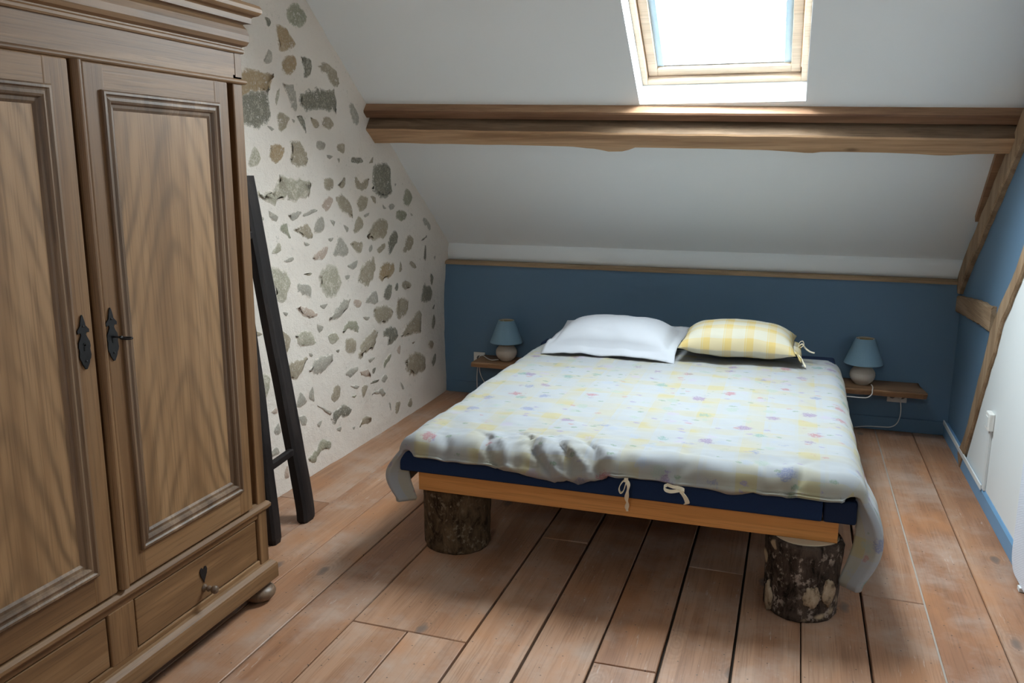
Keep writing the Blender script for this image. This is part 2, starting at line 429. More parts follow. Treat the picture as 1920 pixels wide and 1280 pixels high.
def flowers(k, c, scale, shift, rad, cols, dens, sq):
    pv = k.map(uv, (1, sq, 1), (shift, shift * 1.7, 0))
    d = k.vor(pv, scale, 'Distance', 0.75); cc = k.vor(pv, scale, 'Color', 0.75)
    wob = k.noise(uv, 55, 3, 0.6); wob2 = k.noise(uv, 190, 2, 0.6)
    e = k.math('ADD', d, k.math('MULTIPLY', k.math('SUBTRACT', wob, 0.5), 0.55))
    mask = k.ramp(e, [(rad * 0.75, 1.0), (rad * 1.15, 0.0)])
    mask = k.math('MULTIPLY', mask, k.ramp(wob2, [(0.36, 0.25), (0.55, 1.0)]))
    h = k.sep(cc)
    mask = k.math('MULTIPLY', mask, k.math('LESS_THAN', h[1], dens))
    colr = k.ramp(h[0], cols, 'CONSTANT')
    return k.mix(k.math('MULTIPLY', mask, 0.88), c, colr)
c = flowers(k, c, 11.0, 0.31, 0.30, [(0, (0.27, 0.32, 0.28)), (0.4, (0.29, 0.32, 0.38)), (0.7, (0.33, 0.30, 0.37))], 0.7, 1.0)
c = flowers(k, c, 8.2, 0.0, 0.24, [(0, (0.20, 0.14, 0.24)), (0.36, (0.30, 0.12, 0.14)), (0.58, (0.17, 0.19, 0.30)), (0.8, (0.15, 0.25, 0.23))], 0.95, 1.0)
c = flowers(k, c, 15.0, 1.7, 0.22, [(0, (0.17, 0.23, 0.17)), (0.5, (0.23, 0.20, 0.31)), (0.8, (0.33, 0.18, 0.18))], 0.75, 1.6)
k.col(c)
k.b.inputs['Sheen Weight'].default_value = 0.08
k.bump(k.noise(uv, 420, 2), 0.06, 0.001)
M_duvet = k.m
k = NT('yellow_check_cotton', 0.9, 0.12)
uv = cloth_uv(k); s = k.sep(uv)
a1 = band(k, s[0], 0.115, 0.40, 0.15); a2 = band(k, s[1], 0.105, 0.42, 0.3)
b1 = band(k, s[0], 0.115, 0.035, 0.10); b2 = band(k, s[1], 0.105, 0.035, 0.24)
c = k.mix(k.math('MULTIPLY', k.math('ADD', a1, a2), 0.5), (0.55, 0.545, 0.49), (0.60, 0.44, 0.16))
c = k.mix(k.math('MULTIPLY', k.math('MAXIMUM', b1, b2), 0.35), c, (0.45, 0.58, 0.60))
k.col(k.mix(0.22, c, (0.58, 0.48, 0.26))); k.bump(k.noise(uv, 400, 2), 0.06, 0.001); M_ycheck = k.m
k = NT('white_pillow_cotton', 0.9, 0.12)
k.col(k.mix(k.noise(cloth_uv(k), 9, 3), (0.50, 0.515, 0.56), (0.53, 0.545, 0.58))); k.bump(k.noise(cloth_uv(k), 400, 2), 0.05, 0.001); M_wcotton = k.m
k = NT('pale_perforated_mesh', 0.6, 0.3)
v = k.pos(); s = k.sep(v)
h1 = k.math('MULTIPLY_ADD', k.math('SINE', k.math('MULTIPLY', k.math('ADD', s[2], k.math('MULTIPLY', s[1], 0.35)), 900.0)), 0.5, 0.5)
h2 = k.math('MULTIPLY_ADD', k.math('SINE', k.math('MULTIPLY', s[1], 1000.0)), 0.5, 0.5)
k.col(k.mix(k.math('MULTIPLY', h1, h2), (0.74, 0.78, 0.86), (0.45, 0.50, 0.60))); k.bump(h1, 0.3, 0.002); M_mesh = k.m
# window glass: clear pane with a Fresnel reflection
k = NT('window_glass', 0.02, 0.5)
tr = k.n.new('ShaderNodeBsdfTransparent'); gl = k.n.new('ShaderNodeBsdfGlossy'); gl.inputs['Roughness'].default_value = 0.02
lw = k.n.new('ShaderNodeLayerWeight'); lw.inputs[0].default_value = 0.5
fr = k.math('MULTIPLY_ADD', k.math('POWER', lw.outputs['Facing'], 5.0), 0.8, 0.045)
tr.inputs[0].default_value = (0.96, 0.98, 0.98, 1)
mx = k.n.new('ShaderNodeMixShader'); k.l.new(fr, mx.inputs[0]); k.l.new(tr.outputs[0], mx.inputs[1]); k.l.new(gl.outputs[0], mx.inputs[2])
k.l.new(mx.outputs[0], k.n['Material Output'].inputs[0]); M_glass = k.m
# ------------------------------------------------------------------ floor: subfloor slab and the planks on it
XL, XR = -2.33, 0.96
bm = B(); box(bm, -2.5, 1.1, -2.9, 5.75, -0.12, -0.024)
floor = struct(mk('floor', bm, M_subfloor))
SEAM = [(-2.40, .004), (-2.06, .003), (-1.85, .003), (-1.637, .006), (-1.421, .006), (-1.203, .006), (-0.980, .009), (-0.763, .011), (-0.543, .008),
        (-0.330, .010), (-0.105, .009), (0.110, .004), (0.328, .008), (0.552, .007), (0.767, .004), (1.02, .004)]
JOINT = {0: [0.9, 3.43], 1: [1.6], 2: [0.4, 4.4], 3: [-0.4], 4: [2.488], 5: [2.488], 6: [0.2, 3.39], 7: [1.1], 8: [2.514], 9: [0.5, 3.31],
         10: [1.3], 11: [-0.2], 12: [0.7, 3.281], 13: [1.9], 14: [0.1]}
rp = random.Random(5)
def plank(x0, x1, y0, y1):
    bm = B(); z1 = rp.uniform(-0.0012, 0.0012); e = 0.0025
    tilt = rp.uniform(-0.0012, 0.0012)
    lo = [bm.verts.new(p) for p in ((x0, y0, -0.024), (x1, y0, -0.024), (x1, y1, -0.024), (x0, y1, -0.024))]
    md = [bm.verts.new(p) for p in ((x0, y0, z1 - e), (x1, y0, z1 - e), (x1, y1, z1 - e), (x0, y1, z1 - e))]
    hi = [bm.verts.new(p) for p in ((x0 + e, y0 + e, z1 - tilt), (x1 - e, y0 + e, z1 + tilt), (x1 - e, y1 - e, z1 + tilt), (x0 + e, y1 - e, z1 - tilt))]
    for a, b in ((lo, md), (md, hi)):
        for i in range(4): bm.faces.new((a[i], a[(i + 1) % 4], b[(i + 1) % 4], b[i]))
    bm.faces.new(hi); bm.faces.new(lo[::-1])
    mk('plank', bm, M_plank, floor, loc=((x0 + x1) / 2, (y0 + y1) / 2, 0))
for i in range(len(SEAM) - 1):
    (xa, ga), (xb, gb) = SEAM[i], SEAM[i + 1]
    js = [-2.85] + JOINT[i] + [5.62]
    if i == 4:      # one wide board beyond the joint, two narrow ones in front of it
        plank(xa + ga / 2, SEAM[6][0] - SEAM[6][1] / 2, 2.488 + .002, 5.62)
        plank(xa + ga / 2, xb - gb / 2, -2.85, 2.488 - .002); continue
    if i == 5:
        plank(xa + ga / 2, xb - gb / 2, -2.85, 2.488 - .002); continue
    for a, b in zip(js, js[1:]):
        plank(xa + ga / 2, xb - gb / 2, a + 0.002, b - 0.002)
bm = B(); box(bm, 0.5490, 0.5550, 1.9, 5.6, -0.02, -0.0035)
mk('joint_filler', bm, M_putty, floor)

# ------------------------------------------------------------------ ceiling: slope with roof window, flat top, far slope with an assumed fill window
STOP = 2.843
def slope(bm, sky, mir):
    x0, x1, s0, s1 = sky
    a, b = XL - 0.08, XR + 0.12
    q0, q1 = -0.13, 0.0
    slab(bm, a, x0, -0.12, STOP, q0, q1, mir); slab(bm, x1, b, -0.12, STOP, q0, q1, mir)
    slab(bm, x0, x1, -0.12, s0, q0, q1, mir); slab(bm, x0, x1, s1, STOP, q0, q1, mir)
bm = B(); slope(bm, SKYL, False); slope(bm, SKYR, True)
box(bm, XL - 0.08, XR + 0.12, MIR - 3.46, 3.46, 2.75, 2.88)
ceiling = struct(mk('ceiling', bm, M_white))
def ceil_z(y):
    yy = max(y, MIR - y)
    return min(2.75, 1.059 + 0.74 * (5.66 - yy))

# the white wall plate between slope and knee wall, then the wooden trim on the blue knee wall
bm = B()
R = []
for i in range(34):
    x = XL - 0.05 + i * (XR - XL + 0.16) / 33
    d = 0.006 * nz(x * 1.7, 3.1)
    R.append([(x, 5.72, 0.945), (x, 5.655 + d, 0.945), (x, 5.632 + d, 0.985), (x, 5.630 + d, 1.03), (x, 5.645 + d, 1.072 + d), (x, 5.72, 1.10)])
rings(bm, R)
struct(mk('trim_2', bm, M_white, smooth=True))
bm = B(); box(bm, XL - 0.06, XR + 0.12, 5.60, 5.76, -0.02, 0.935)
wall_back = struct(mk('wall_back', bm, M_blue))
bm = B()
R = []
for i in range(40):
    x = XL - 0.012 + i * (XR - XL + 0.014) / 39
    d = 0.004 * nz(x * 3.1, 0.4); t = 0.005 * nz(x * 2.3, 7.7)
    R.append([(x, 5.583 + d, 0.928 + t * .5), (x, 5.583 + d, 0.943 + t * 0.4), (x, 5.60, 0.953 + t * 0.4), (x, 5.66, 0.955), (x, 5.66, 0.93)])
rings(bm, R)
struct(mk('trim_1', bm, M_trim))
bm = B(); box(bm, XL + 0.0, XR - 0.02, 5.584, 5.602, 0.0, 0.085)
struct(mk('baseboard_back', bm, M_blue, bevel=0.004))

# ------------------------------------------------------------------ stone wall (lime plaster with the field stones showing through)
def wx(y, z):
    v = -2.335 + 0.011 * nz(y * 2.1, z * 2.1, 0.3) + 0.006 * nz(y * 6.3, z * 6.3, 5.0)
    v += 0.0022 * nz(y * 21, z * 21, 9.0)
    return v - 0.02 * ss(5.1, 5.65, y) * ss(1.1, 0.6, z)
ys = [-2.85 + i * 0.28 for i in range(18)]
ys = [y for y in ys if y < 2.2] + [2.3 + i * 0.0155 for i in range(int(3.42 / 0.0155) + 1)] + [5.74]
NZ = 120
bm = B(); G = []
for y in ys:
    top = ceil_z(y) + 0.06
    G.append([bm.verts.new((wx(y, -0.02 + (top + 0.02) * j / NZ), y, -0.02 + (top + 0.02) * j / NZ)) for j in range(NZ + 1)])
for a, b in zip(G, G[1:]):
    for j in range(NZ): bm.faces.new((a[j], b[j], b[j + 1], a[j + 1]))
back = [[bm.verts.new((-2.55, y, z)) for z in (-0.02, ceil_z(y) + 0.06)] for y in ys]
for i in range(len(ys) - 1):
    bm.faces.new((back[i][0], back[i][1], back[i + 1][1], back[i + 1][0]))
    bm.faces.new((G[i][NZ], G[i + 1][NZ], back[i + 1][1], back[i][1]))
wall_left = struct(mk('wall_left', bm, M_plaster, smooth=True))

STONES = """g 3697 2322 3761 2359 3836 2342 3851 2290 3770 2253 3706 2261
d 3508 2257 3546 2260 3557 2241 3532 2219 3519 2240
o 3605 2239 3676 2230 3745 2176 3657 2126 3605 2148
k 3516 2113 3550 2115 3546 2069 3481 2060
o 3625 2069 3684 2114 3739 2111 3745 2067 3695 2027 3640 2036
d 3788 2119 3857 2124 3895 2098 3886 2056 3859 2033 3809 2020 3813 2074
b 3957 2102 4064 2111 4149 2066 4157 2017 4111 2008 4006 2057
o 3286 1996 3542 2026 3518 1957 3439 1927 3374 1931 3276 1891
d 3276 1889 3374 1929 3439 1925 3514 1954 3496 1908 3516 1837 3451 1785 3374 1761 3282 1791
k 3622 1981 3709 1978 3734 1935 3742 1870 3704 1870 3668 1930
l 3563 1927 3597 1954 3589 1914 3563 1879
d 3760 1912 3804 1961 3906 1982 3989 1976 4099 1990 4113 1882 4003 1881 3815 1864
b 3562 1815 3587 1848 3668 1830 3657 1805 3597 1757
d 3744 1835 3784 1842 3815 1802 3812 1763 3771 1805
b 3864 1844 3939 1818 3921 1788 3876 1805
b 3972 1836 4022 1855 4080 1820 4039 1788 3970 1801
k 4261 1930 4327 1923 4379 1869 4358 1827 4297 1836 4264 1885
k 3476 1782 3531 1770 3513 1761
k 3691 1824 3719 1818 3708 1805
l 3315 1605 3367 1682 3413 1644 3388 1606
o 3484 1675 3512 1697 3574 1701 3618 1677 3558 1616 3484 1631
b 3668 1719 3744 1716 3781 1691 3822 1639 3794 1604 3715 1602 3655 1627 3673 1668
k 3904 1704 3937 1729 3995 1712 3977 1684 3923 1686
b 4112 1715 4193 1717 4184 1671 4120 1679
k 4002 1657 4062 1653 4027 1636
k 4106 1642 4135 1639 4122 1620
d 4272 1646 4359 1653 4402 1630 4344 1615 4276 1626
l 3376 1483 3448 1478 3519 1492 3570 1551 3690 1534 3787 1528 3846 1500 3790 1443 3720 1437 3607 1454 3505 1432 3421 1460
b 3960 1536 4053 1533 4049 1485 3982 1478
b 4102 1506 4143 1511 4192 1545 4195 1499 4152 1483
b 4314 1550 4375 1514 4461 1540 4444 1488 4385 1468 4298 1497
p 3938 1405 3979 1439 4046 1437 4014 1385 3974 1372
b 4085 1433 4150 1457 4242 1404 4268 1323 4190 1345 4116 1386
b 4317 1402 4370 1439 4447 1427 4430 1373 4352 1355
k 3467 1396 3539 1365 3520 1345 3481 1358
k 3623 1373 3735 1381 3723 1360 3663 1340
k 3754 1369 3857 1386 3883 1377 3773 1355
k 3362 1376 3413 1374 3419 1356 3365 1359
k 3880 1338 3949 1337 3950 1276 3853 1271
g 3548 1308 3606 1335 3621 1287 3627 1253 3592 1279
b 3669 1297 3729 1312 3790 1314 3838 1270 3825 1238 3744 1254
k 4014 1322 4065 1314 4046 1289
k 4162 1291 4221 1269 4201 1244
b 4269 1248 4330 1326 4392 1277 4337 1241
k 4395 1332 4455 1341 4447 1323 4407 1316
k 4036 1161 4122 1223 4211 1133 4057 1130
b 4233 1179 4315 1191 4372 1174 4329 1113
p 3817 1147 3960 1196 3968 1155 3889 1121
l 3524 1243 3545 1220 3529 1201 3461 1197
k 3562 1154 3634 1165 3637 1149 3580 1144
k 3752 1230 3807 1214 3761 1207
k 3985 1228 4041 1229 4011 1206
d 4515 1567 4615 1625 4727 1604 4737 1521 4755 1450 4645 1421 4548 1437 4497 1481
b 4472 1621 4527 1652 4519 1622
b 4480 1432 4540 1424 4532 1390
k 4692 1371 4759 1378 4780 1358 4720 1344
k 4621 1381 4663 1357 4627 1355
g 4913 1406 4963 1465 5049 1408 4990 1359 4926 1365
g 4809 1331 4878 1341 4955 1303 4906 1269 4814 1284
k 5004 1311 5036 1299 5019 1290
k 5177 1264 5238 1268 5307 1214 5288 1182 5202 1227
b 4440 1215 4526 1294 4638 1297 4678 1253 4646 1190 4532 1180 4432 1194
d 4681 1168 4765 1215 4817 1198 4799 1146 4697 1075 4677 1103
b 4881 1085 4965 1174 5037 1141 4993 1082 4912 1072
d 5146 1132 5234 1154 5215 1134 5163 1124
d 5184 1008 5205 1088 5230 1068 5218 990
b 4543 1128 4629 1153 4634 1120 4569 1097
k 4441 1128 4470 1160 4488 1133 4460 1113
k 5363 997 5391 1002 5386 973
k 4795 1501 4818 1497 4802 1481
l 3430 1133 3508 1120 3594 1078 3588 1003 3526 960 3464 993 3447 1063
k 3658 1023 3693 1028 3780 997 3780 943 3723 963 3664 993
l 3877 1040 3948 1082 4057 1075 4112 980 4046 921 3964 917 3891 973
l 3732 1071 3813 1067 3767 1055
k 4198 1065 4304 1081 4279 1035 4203 1054
k 4157 1012 4211 1011 4198 991 4166 989
p 3648 914 3727 906 3834 855 3804 840 3740 845 3672 881
k 3875 894 3943 889 3911 866 3878 878
k 3951 805 4040 843 4126 883 4190 868 4144 827 4056 785
p 4232 840 4267 868 4328 837 4298 814
k 3525 907 3570 902 3552 883
g 4092 707 4149 750 4248 745 4273 702 4243 679 4157 711
l 3627 772 3744 780 3812 702 3701 703 3659 727
k 3829 795 3894 773 3849 746
l 3929 716 4010 722 4048 677 3975 660
b 4116 594 4131 656 4197 655 4244 607 4213 563
b 3505 818 3576 776 3572 724 3536 707
d 4013 618 4049 618 4037 602
b 3560 644 3625 645 3733 642 3693 605 3635 554 3567 570
k 3746 578 3824 613 3961 607 3989 572 3906 543 3818 537 3749 558
k 3748 659 3784 646 3764 635
b 3301 855 3355 832 3310 827
k 4339 752 4415 739 4379 725
b 4298 968 4360 1043 4480 1080 4515 1049 4491 967 4405 927 4348 945
o 4564 938 4594 1035 4762 1015 4718 945 4652 936
b 4820 955 4844 1021 4866 970
b 4962 1000 5013 1007 5078 966 5048 954
d 4602 843 4663 902 4715 887 4698 812 4632 807
d 4753 858 4782 890 4809 881 4793 844
b 4864 880 4935 889 5006 852 4947 832 4870 852
d 5151 722 5186 820 5218 829 5329 795 5369 756 5309 698
d 5324 887 5372 855 5349 802 5322 822
k 4382 851 4462 888 4522 866 4525 808 4398 821
b 4771 687 4790 775 4832 796 4950 751 4925 686 4853 664
b 4466 759 4504 782 4695 756 4725 706 4650 674 4523 686
b 4856 580 4995 625 5102 665 5162 610 5126 512 4991 530 4875 530
d 5344 533 5388 596 5420 553 5376 497
d 4600 596 4635 632 4741 622 4799 559 4736 531 4655 529 4658 574
b 4269 540 4314 604 4447 648 4520 634 4491 570 4441 545 4344 541 4302 522
b 5257 414 5315 430 5364 397 5321 365
d 5309 282 5395 319 5393 264 5341 238
b 4894 352 4910 381 5075 398 5197 313 5178 257 5008 256 4906 292
g 4597 418 4665 460 4691 446 4649 412 4601 386
k 4383 490 4474 486 4411 467
b 4988 473 5033 474 5003 464
p 4773 466 4830 491 4813 433
d 5364 643 5407 664 5389 633
k 4114 470 4241 484 4253 452 4167 437
p 4282 446 4370 433 4412 383 4352 394 4287 420
d 4438 422 4484 419 4459 387 4436 396
k 4551 332 4609 349 4640 318 4582 302
d 4410 347 4511 341 4503 332 4424 336
b 3963 397 4004 431 4049 409 4024 340 3959 353
b 4290 350 4364 343 4346 307 4300 282
k 4428 268 4531 276 4594 237 4577 219 4498 254
d 3966 273 4061 302 4160 240 4110 219 4030 241 3988 218 3951 243
b 4252 120 4307 163 4412 134 4379 102 4304 116
b 4721 87 4750 142 4811 110 4746 56
b 4909 76 4958 113 4984 73 4955 47
g 3717 106 3791 129 3843 166 3935 124 3913 89 3826 104 3767 62 3715 87
k 3618 433 3655 475 3713 412 3626 400
k 3732 436 3765 479 3785 435 3782 393 3748 412
k 3627 348 3690 344 3709 299 3663 300
k 3802 266 3852 271 3824 239
k 3999 181 4052 179 4037 155
k 3816 361 3942 293 3929 287
l 3305 638 3392 624 3396 564 3353 521 3318 565
p 3395 438 3437 457 3445 424
k 3367 246 3420 260 3442 222 3385 222
k 3407 344 3451 374 3467 320 3425 320
k 4640 160 4665 149 4662 103
g 4173 322 4222 317 4200 305
p 3479 102 3504 138 3520 75 3488 74
k 4163 381 4247 368 4239 349
k 4167 138 4196 137 4180 120
k 4818 253 4869 200 4842 195"""
rs = random.Random(11)
def stone(kind, pts):
    n = len(pts); P = []
    cy = sum(p[0] for p in pts) / n; cz = sum(p[1] for p in pts) / n
    size = max(math.hypot(p[0] - cy, p[1] - cz) for p in pts)
    seg = 4 if size > 0.09 else (3 if size > 0.04 else 2)
    for i in range(n):
        (a, b), (c, d) = pts[i], pts[(i + 1) % n]
        (e, f), (g, h) = pts[i - 1], pts[(i + 2) % n]
        for t in range(seg):
            u = t / seg
            q = [0.5 * (2 * B_ + (C_ - A_) * u + (2 * A_ - 5 * B_ + 4 * C_ - D_) * u * u + (3 * B_ - A_ - 3 * C_ + D_) * u ** 3)
                 for A_, B_, C_, D_ in ((e, a, c, g), (f, b, d, h))]
            j = size * 0.07
            P.append((q[0] + rs.uniform(-j, j), q[1] + rs.uniform(-j, j)))
    m = len(P); NR = []
    area = sum(P[i][0] * P[(i + 1) % m][1] - P[(i + 1) % m][0] * P[i][1] for i in range(m)); sg = 1 if area > 0 else -1
    for i in range(m):
        ty, tz = P[(i + 1) % m][0] - P[i - 1][0], P[(i + 1) % m][1] - P[i - 1][1]; l = math.hypot(ty, tz) or 1
        NR.append((tz / l * sg, -ty / l * sg))
    bm = B(); lay = bm.verts.layers.float.new('rim'); V = []
    up = min(0.007, 0.0025 + size * 0.035); per = sum(math.hypot(P[i][0] - P[i - 1][0], P[i][1] - P[i - 1][1]) for i in range(m)); wdt = min(0.02, 0.42 * abs(area) / 2 / per)
    for of, h, rv in ((0.9, -0.0035, 0.0), (0.0, 0.0012, 0.38), (-1.0, up * 0.85, 0.9)):
        ring = []
        for (y, z), (ny, nq) in zip(P, NR):
            yy = y + ny * of * wdt; zz = z + nq * of * wdt
            v = bm.verts.new((wx(yy, zz) + h + (0.0016 * nz(yy * 40, zz * 40, 2.0) if of < 0.5 else 0), yy, zz)); v[lay] = rv; ring.append(v)
        V.append(ring)
    for a, b in zip(V, V[1:]):
        for i in range(m): bm.faces.new((a[i], a[(i + 1) % m], b[(i + 1) % m], b[i]))
    cap = bm.faces.new(V[-1]); bmesh.ops.triangulate(bm, faces=[cap])
    mk('stone', bm, M_stone[kind], wall_left, loc=(-2.33, cy, cz), smooth=True)
for line in STONES.strip().split('\n'):
    q = line.split(); nums = [int(v) / 1000 for v in q[1:]]
    stone(q[0], list(zip(nums[0::2], nums[1::2])))

# ------------------------------------------------------------------ right wall, its white boarding and blue baseboard
def poly_yz(bm, pts, x0, x1, mi=0):
    a = [bm.verts.new((x0, y, z)) for y, z in pts]; b = [bm.verts.new((x1, y, z)) for y, z in pts]
    bm.faces.new(a).material_index = mi; bm.faces.new(b[::-1]).material_index = mi
    for i in range(len(pts)):
        j = (i + 1) % len(pts); bm.faces.new((a[i], b[i], b[j], a[j])).material_index = mi
bm = B()
poly_yz(bm, [(-2.85, -0.02), (5.76, -0.02), (5.76, 1.03), (3.44, 2.80), (MIR - 3.44, 2.80), (-2.85, 1.03)], XR, XR + 0.14)
wall_right = struct(mk('wall_right', bm, M_blue))
bm = B()
poly_yz(bm, [(4.90, 0.084), (4.83, 0.20), (4.68, 0.46), (4.50, 0.80), (4.42, 0.92), (4.22, 1.13), (3.86, 1.62), (3.42, 2.30), (3.18, 2.745), (-0.2, 2.745), (-2.6, 1.0), (-2.6, 0.084)], XR - 0.012, XR - 0.0005)
mk('white_board', bm, M_wpanel, wall_right)
bm = B()
v = [(XR - 0.022, 0.0), (XR - 0.022, 0.070), (XR - 0.015, 0.083), (XR + 0.001, 0.083), (XR + 0.001, 0.0)]
rings(bm, [[(x, y, z) for x, z in v] for y in (-2.6, 5.584)])
struct(mk('baseboard_right', bm, M_bbase))
# far end of the room (behind the camera)
bm = B(); box(bm, XL - 0.06, XR + 0.12, -2.90, -2.72, -0.02, 1.2)
struct(mk('wall_front', bm, M_white))

# ------------------------------------------------------------------ roof windows
def roof_window(name, sky, mir):
    x0, x1, s0, s1 = sky
    q = -0.122
    bm = B(); f = 0.028          # fixed outer frame, at the outer end of the reveal
    slab(bm, x0, x0 + f, s0, s1, q - 0.07, q, mir); slab(bm, x1 - f, x1, s0, s1, q - 0.07, q, mir)
    slab(bm, x0 + f, x1 - f, s0, s0 + f, q - 0.07, q, mir); slab(bm, x0 + f, x1 - f, s1 - f, s1, q - 0.07, q, mir)
    g = f + 0.016                # rebate lip outside the sash: keeps the joint dark
    for xa, xb, sa, sb in ((x0, x0 + g, s0, s1), (x1 - g, x1, s0, s1), (x0 + g, x1 - g, s0, s0 + g), (x0 + g, x1 - g, s1 - g, s1)):
        slab(bm, xa, xb, sa, sb, q - 0.112, q - 0.088, mir)
    win = struct(mk(name, bm, M_pineS, bevel=0.003))
    a0, a1, b0, b1 = x0 + f + 0.004, x1 - f - 0.004, s0 + f + 0.006, s1 - f - 0.006
    wd = 0.046
    bm = B()
    slab(bm, a0, a0 + wd, b0, b1, q - 0.085, q - 0.03, mir); slab(bm, a1 - wd, a1, b0, b1, q - 0.085, q - 0.03, mir)
    slab(bm, a0 + wd, a1 - wd, b0, b0 + wd, q - 0.085, q - 0.03, mir); slab(bm, a0 + wd, a1 - wd, b1 - wd, b1, q - 0.085, q - 0.03, mir)
    mk('sash', bm, M_pineS, win, bevel=0.003)
    bm = B(); slab(bm, a0 + wd - .01, a1 - wd + .01, b0 + wd - .01, b1 - wd + .01, q - 0.078, q - 0.070, mir)
    mk('pane', bm, M_glass, win)
    for xa, xb in ((a0 + wd, a0 + wd + 0.034), (a1 - wd - 0.034, a1 - wd)):
        bm = B(); slab(bm, xa, xb, b0 + wd + 0.002, b1 - wd, q - 0.069, q - 0.048, mir); mk('blind_rail', bm, M_alu, win, bevel=0.002)
    bm = B(); slab(bm, a0 + wd + .034, a1 - wd - .034, b0 + wd, b0 + wd + 0.006, q - 0.069, q - 0.050, mir)
    mk('glazing_gasket', bm, M_sockhole, win)
    bm = B(); slab(bm, a0 + wd + .034, a1 - wd - .034, b0 + wd + 0.048, b0 + wd + 0.052, q - 0.068, q - 0.060, mir)
    mk('blind_bar', bm, M_blindw, win)
    # lead skirt outside so no sky leaks round the frame
    bm = B(); o = 0.07
    slab(bm, x0 - o, x0, s0 - o, s1 + o, -0.20, -0.131, mir); slab(bm, x1, x1 + o, s0 - o, s1 + o, -0.20, -0.131, mir)
    slab(bm, x0, x1, s0 - o, s0, -0.20, -0.131, mir); slab(bm, x0, x1, s1, s1 + o, -0.20, -0.131, mir)
    mk('flashing', bm, M_ext, win)
    return win
roof_window('window_1', SKYL, False)
roof_window('fill_window', SKYR, True)

# ------------------------------------------------------------------ roof timbers
def lerp(a, b, t): return a + (b - a) * t
def slope_beam(name, A, Bv, lowfun, mat, n, wob, label, cat, xa, xb):
    """A, Bv: (s_top, s_bottom, protrusion) at the stone wall and at the right wall."""
    bm = B(); R = []
    for i in range(n + 1):
        t = i / n; x = lerp(xa, xb, t)
        s0 = lerp(A[0], Bv[0], t); s1 = lerp(A[1], Bv[1], t) - lowfun(x); q = lerp(A[2], Bv[2], t)
        w1, w2, w3 = (wob * nz(x * 4.3, 1.7), wob * nz(x * 3.7, 9.1), wob * nz(x * 5.1, 4.4))
        e = 0.007
        R.append([SP(x, s0 + w1 * .4, -0.01), SP(x, s0 + w1, q - e + w2), SP(x, s0 - e + w1, q + w2), SP(x, s1 + e + w3, q + w2 * .8), SP(x, s1 + w3, q - e), SP(x, s1 + w3 * .6, -0.01)])
    rings(bm, R)
    bm.faces.ensure_lookup_table()
    for i in range(n): bm.faces[i * 6].material_index = 1      # upslope side takes its own material; one of the pair is darkened as shade
    c = SP(lerp(xa, xb, .5), (A[0] + Bv[0]) / 2, 0)
    return tag(mk(name, bm, mat, loc=c), label, cat)
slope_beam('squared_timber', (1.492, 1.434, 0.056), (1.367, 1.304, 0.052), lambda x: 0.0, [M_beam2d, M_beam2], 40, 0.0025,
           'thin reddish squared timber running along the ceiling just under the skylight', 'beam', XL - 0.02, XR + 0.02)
KNOB = [(-2.33, 0.004), (-1.9, 0.0), (-1.45, 0.0), (-1.2, 0.004), (-1.05, 0.022), (-0.98, 0.044), (-0.90, 0.042), (-0.83, 0.008), (-0.55, 0.002), (-0.2, 0.006), (-0.05, 0.012), (0.05, 0.020), (0.10, 0.012), (0.3, 0.006), (0.5, 0.01), (0.66, 0.018), (0.8, 0.008), (0.96, 0.0)]
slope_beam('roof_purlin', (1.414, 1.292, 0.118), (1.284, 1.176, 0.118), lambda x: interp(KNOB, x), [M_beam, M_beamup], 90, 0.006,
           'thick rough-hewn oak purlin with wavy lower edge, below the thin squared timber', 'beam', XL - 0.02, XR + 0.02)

def wall_timber(name, pts, wid, x0, x1, label, cat, mat=M_timber, wob=0.008, n=44):
    """A timber lying in the right wall: pts are its (y, z) centre line, wid its widths."""
    bm = B(); R = []
    for i in range(n + 1):
        t = i / n * (len(pts) - 1); j = min(int(t), len(pts) - 2); u = t - j
        y = lerp(pts[j][0], pts[j + 1][0], u); z = lerp(pts[j][1], pts[j + 1][1], u); w_ = lerp(wid[j], wid[j + 1], u) / 2
        j0, j1 = max(j - (u < .5), 0), min(j + 1 + (u > .5), len(pts) - 1)
        ty, tz = pts[j1][0] - pts[j0][0], pts[j1][1] - pts[j0][1]; l = math.hypot(ty, tz); ny, nzv = -tz / l, ty / l
        a = w_ + wob * (nz(y * 9, z * 9, 1.3) + 0.5 * nz(y * 27, z * 27, 1.3)); b = w_ + wob * (nz(y * 9, z * 9, 8.3) + 0.5 * nz(y * 27, z * 27, 8.3)); e = 0.008
        d = 0.003 * nz(y * 7, z * 7, 4)
        R.append([(x1, y + ny * a, z + nzv * a), (x0 + e + d, y + ny * a, z + nzv * a), (x0 + d, y + ny * (a - e), z + nzv * (a - e)),
                  (x0 + d, y - ny * (b - e), z - nzv * (b - e)), (x0 + e + d, y - ny * b, z - nzv * b), (x1, y - ny * b, z - nzv * b)])
    rings(bm, R)
    return tag(mk(name, bm, mat, loc=(x0, pts[0][0], pts[0][1])), label, cat)
raf = wall_timber('sloping_rafter', [(5.60, 0.915), (5.48, 1.035), (5.05, 1.352), (4.70, 1.61), (4.30, 1.905)], [0.10, 0.125, 0.125, 0.13, 0.13], XR - 0.03, XR + 0.02,
            'pale old rafter sloping down along the top of the blue side wall', 'beam')
bm = B()
hexa(bm, [SP(x, s, q) for q in (0.0, 0.035) for x, s in ((XR - 0.06, 1.14), (XR, 1.14), (XR, 0.48), (XR - 0.034, 0.48))])
mk('packing_strip', bm, M_beam2, raf)
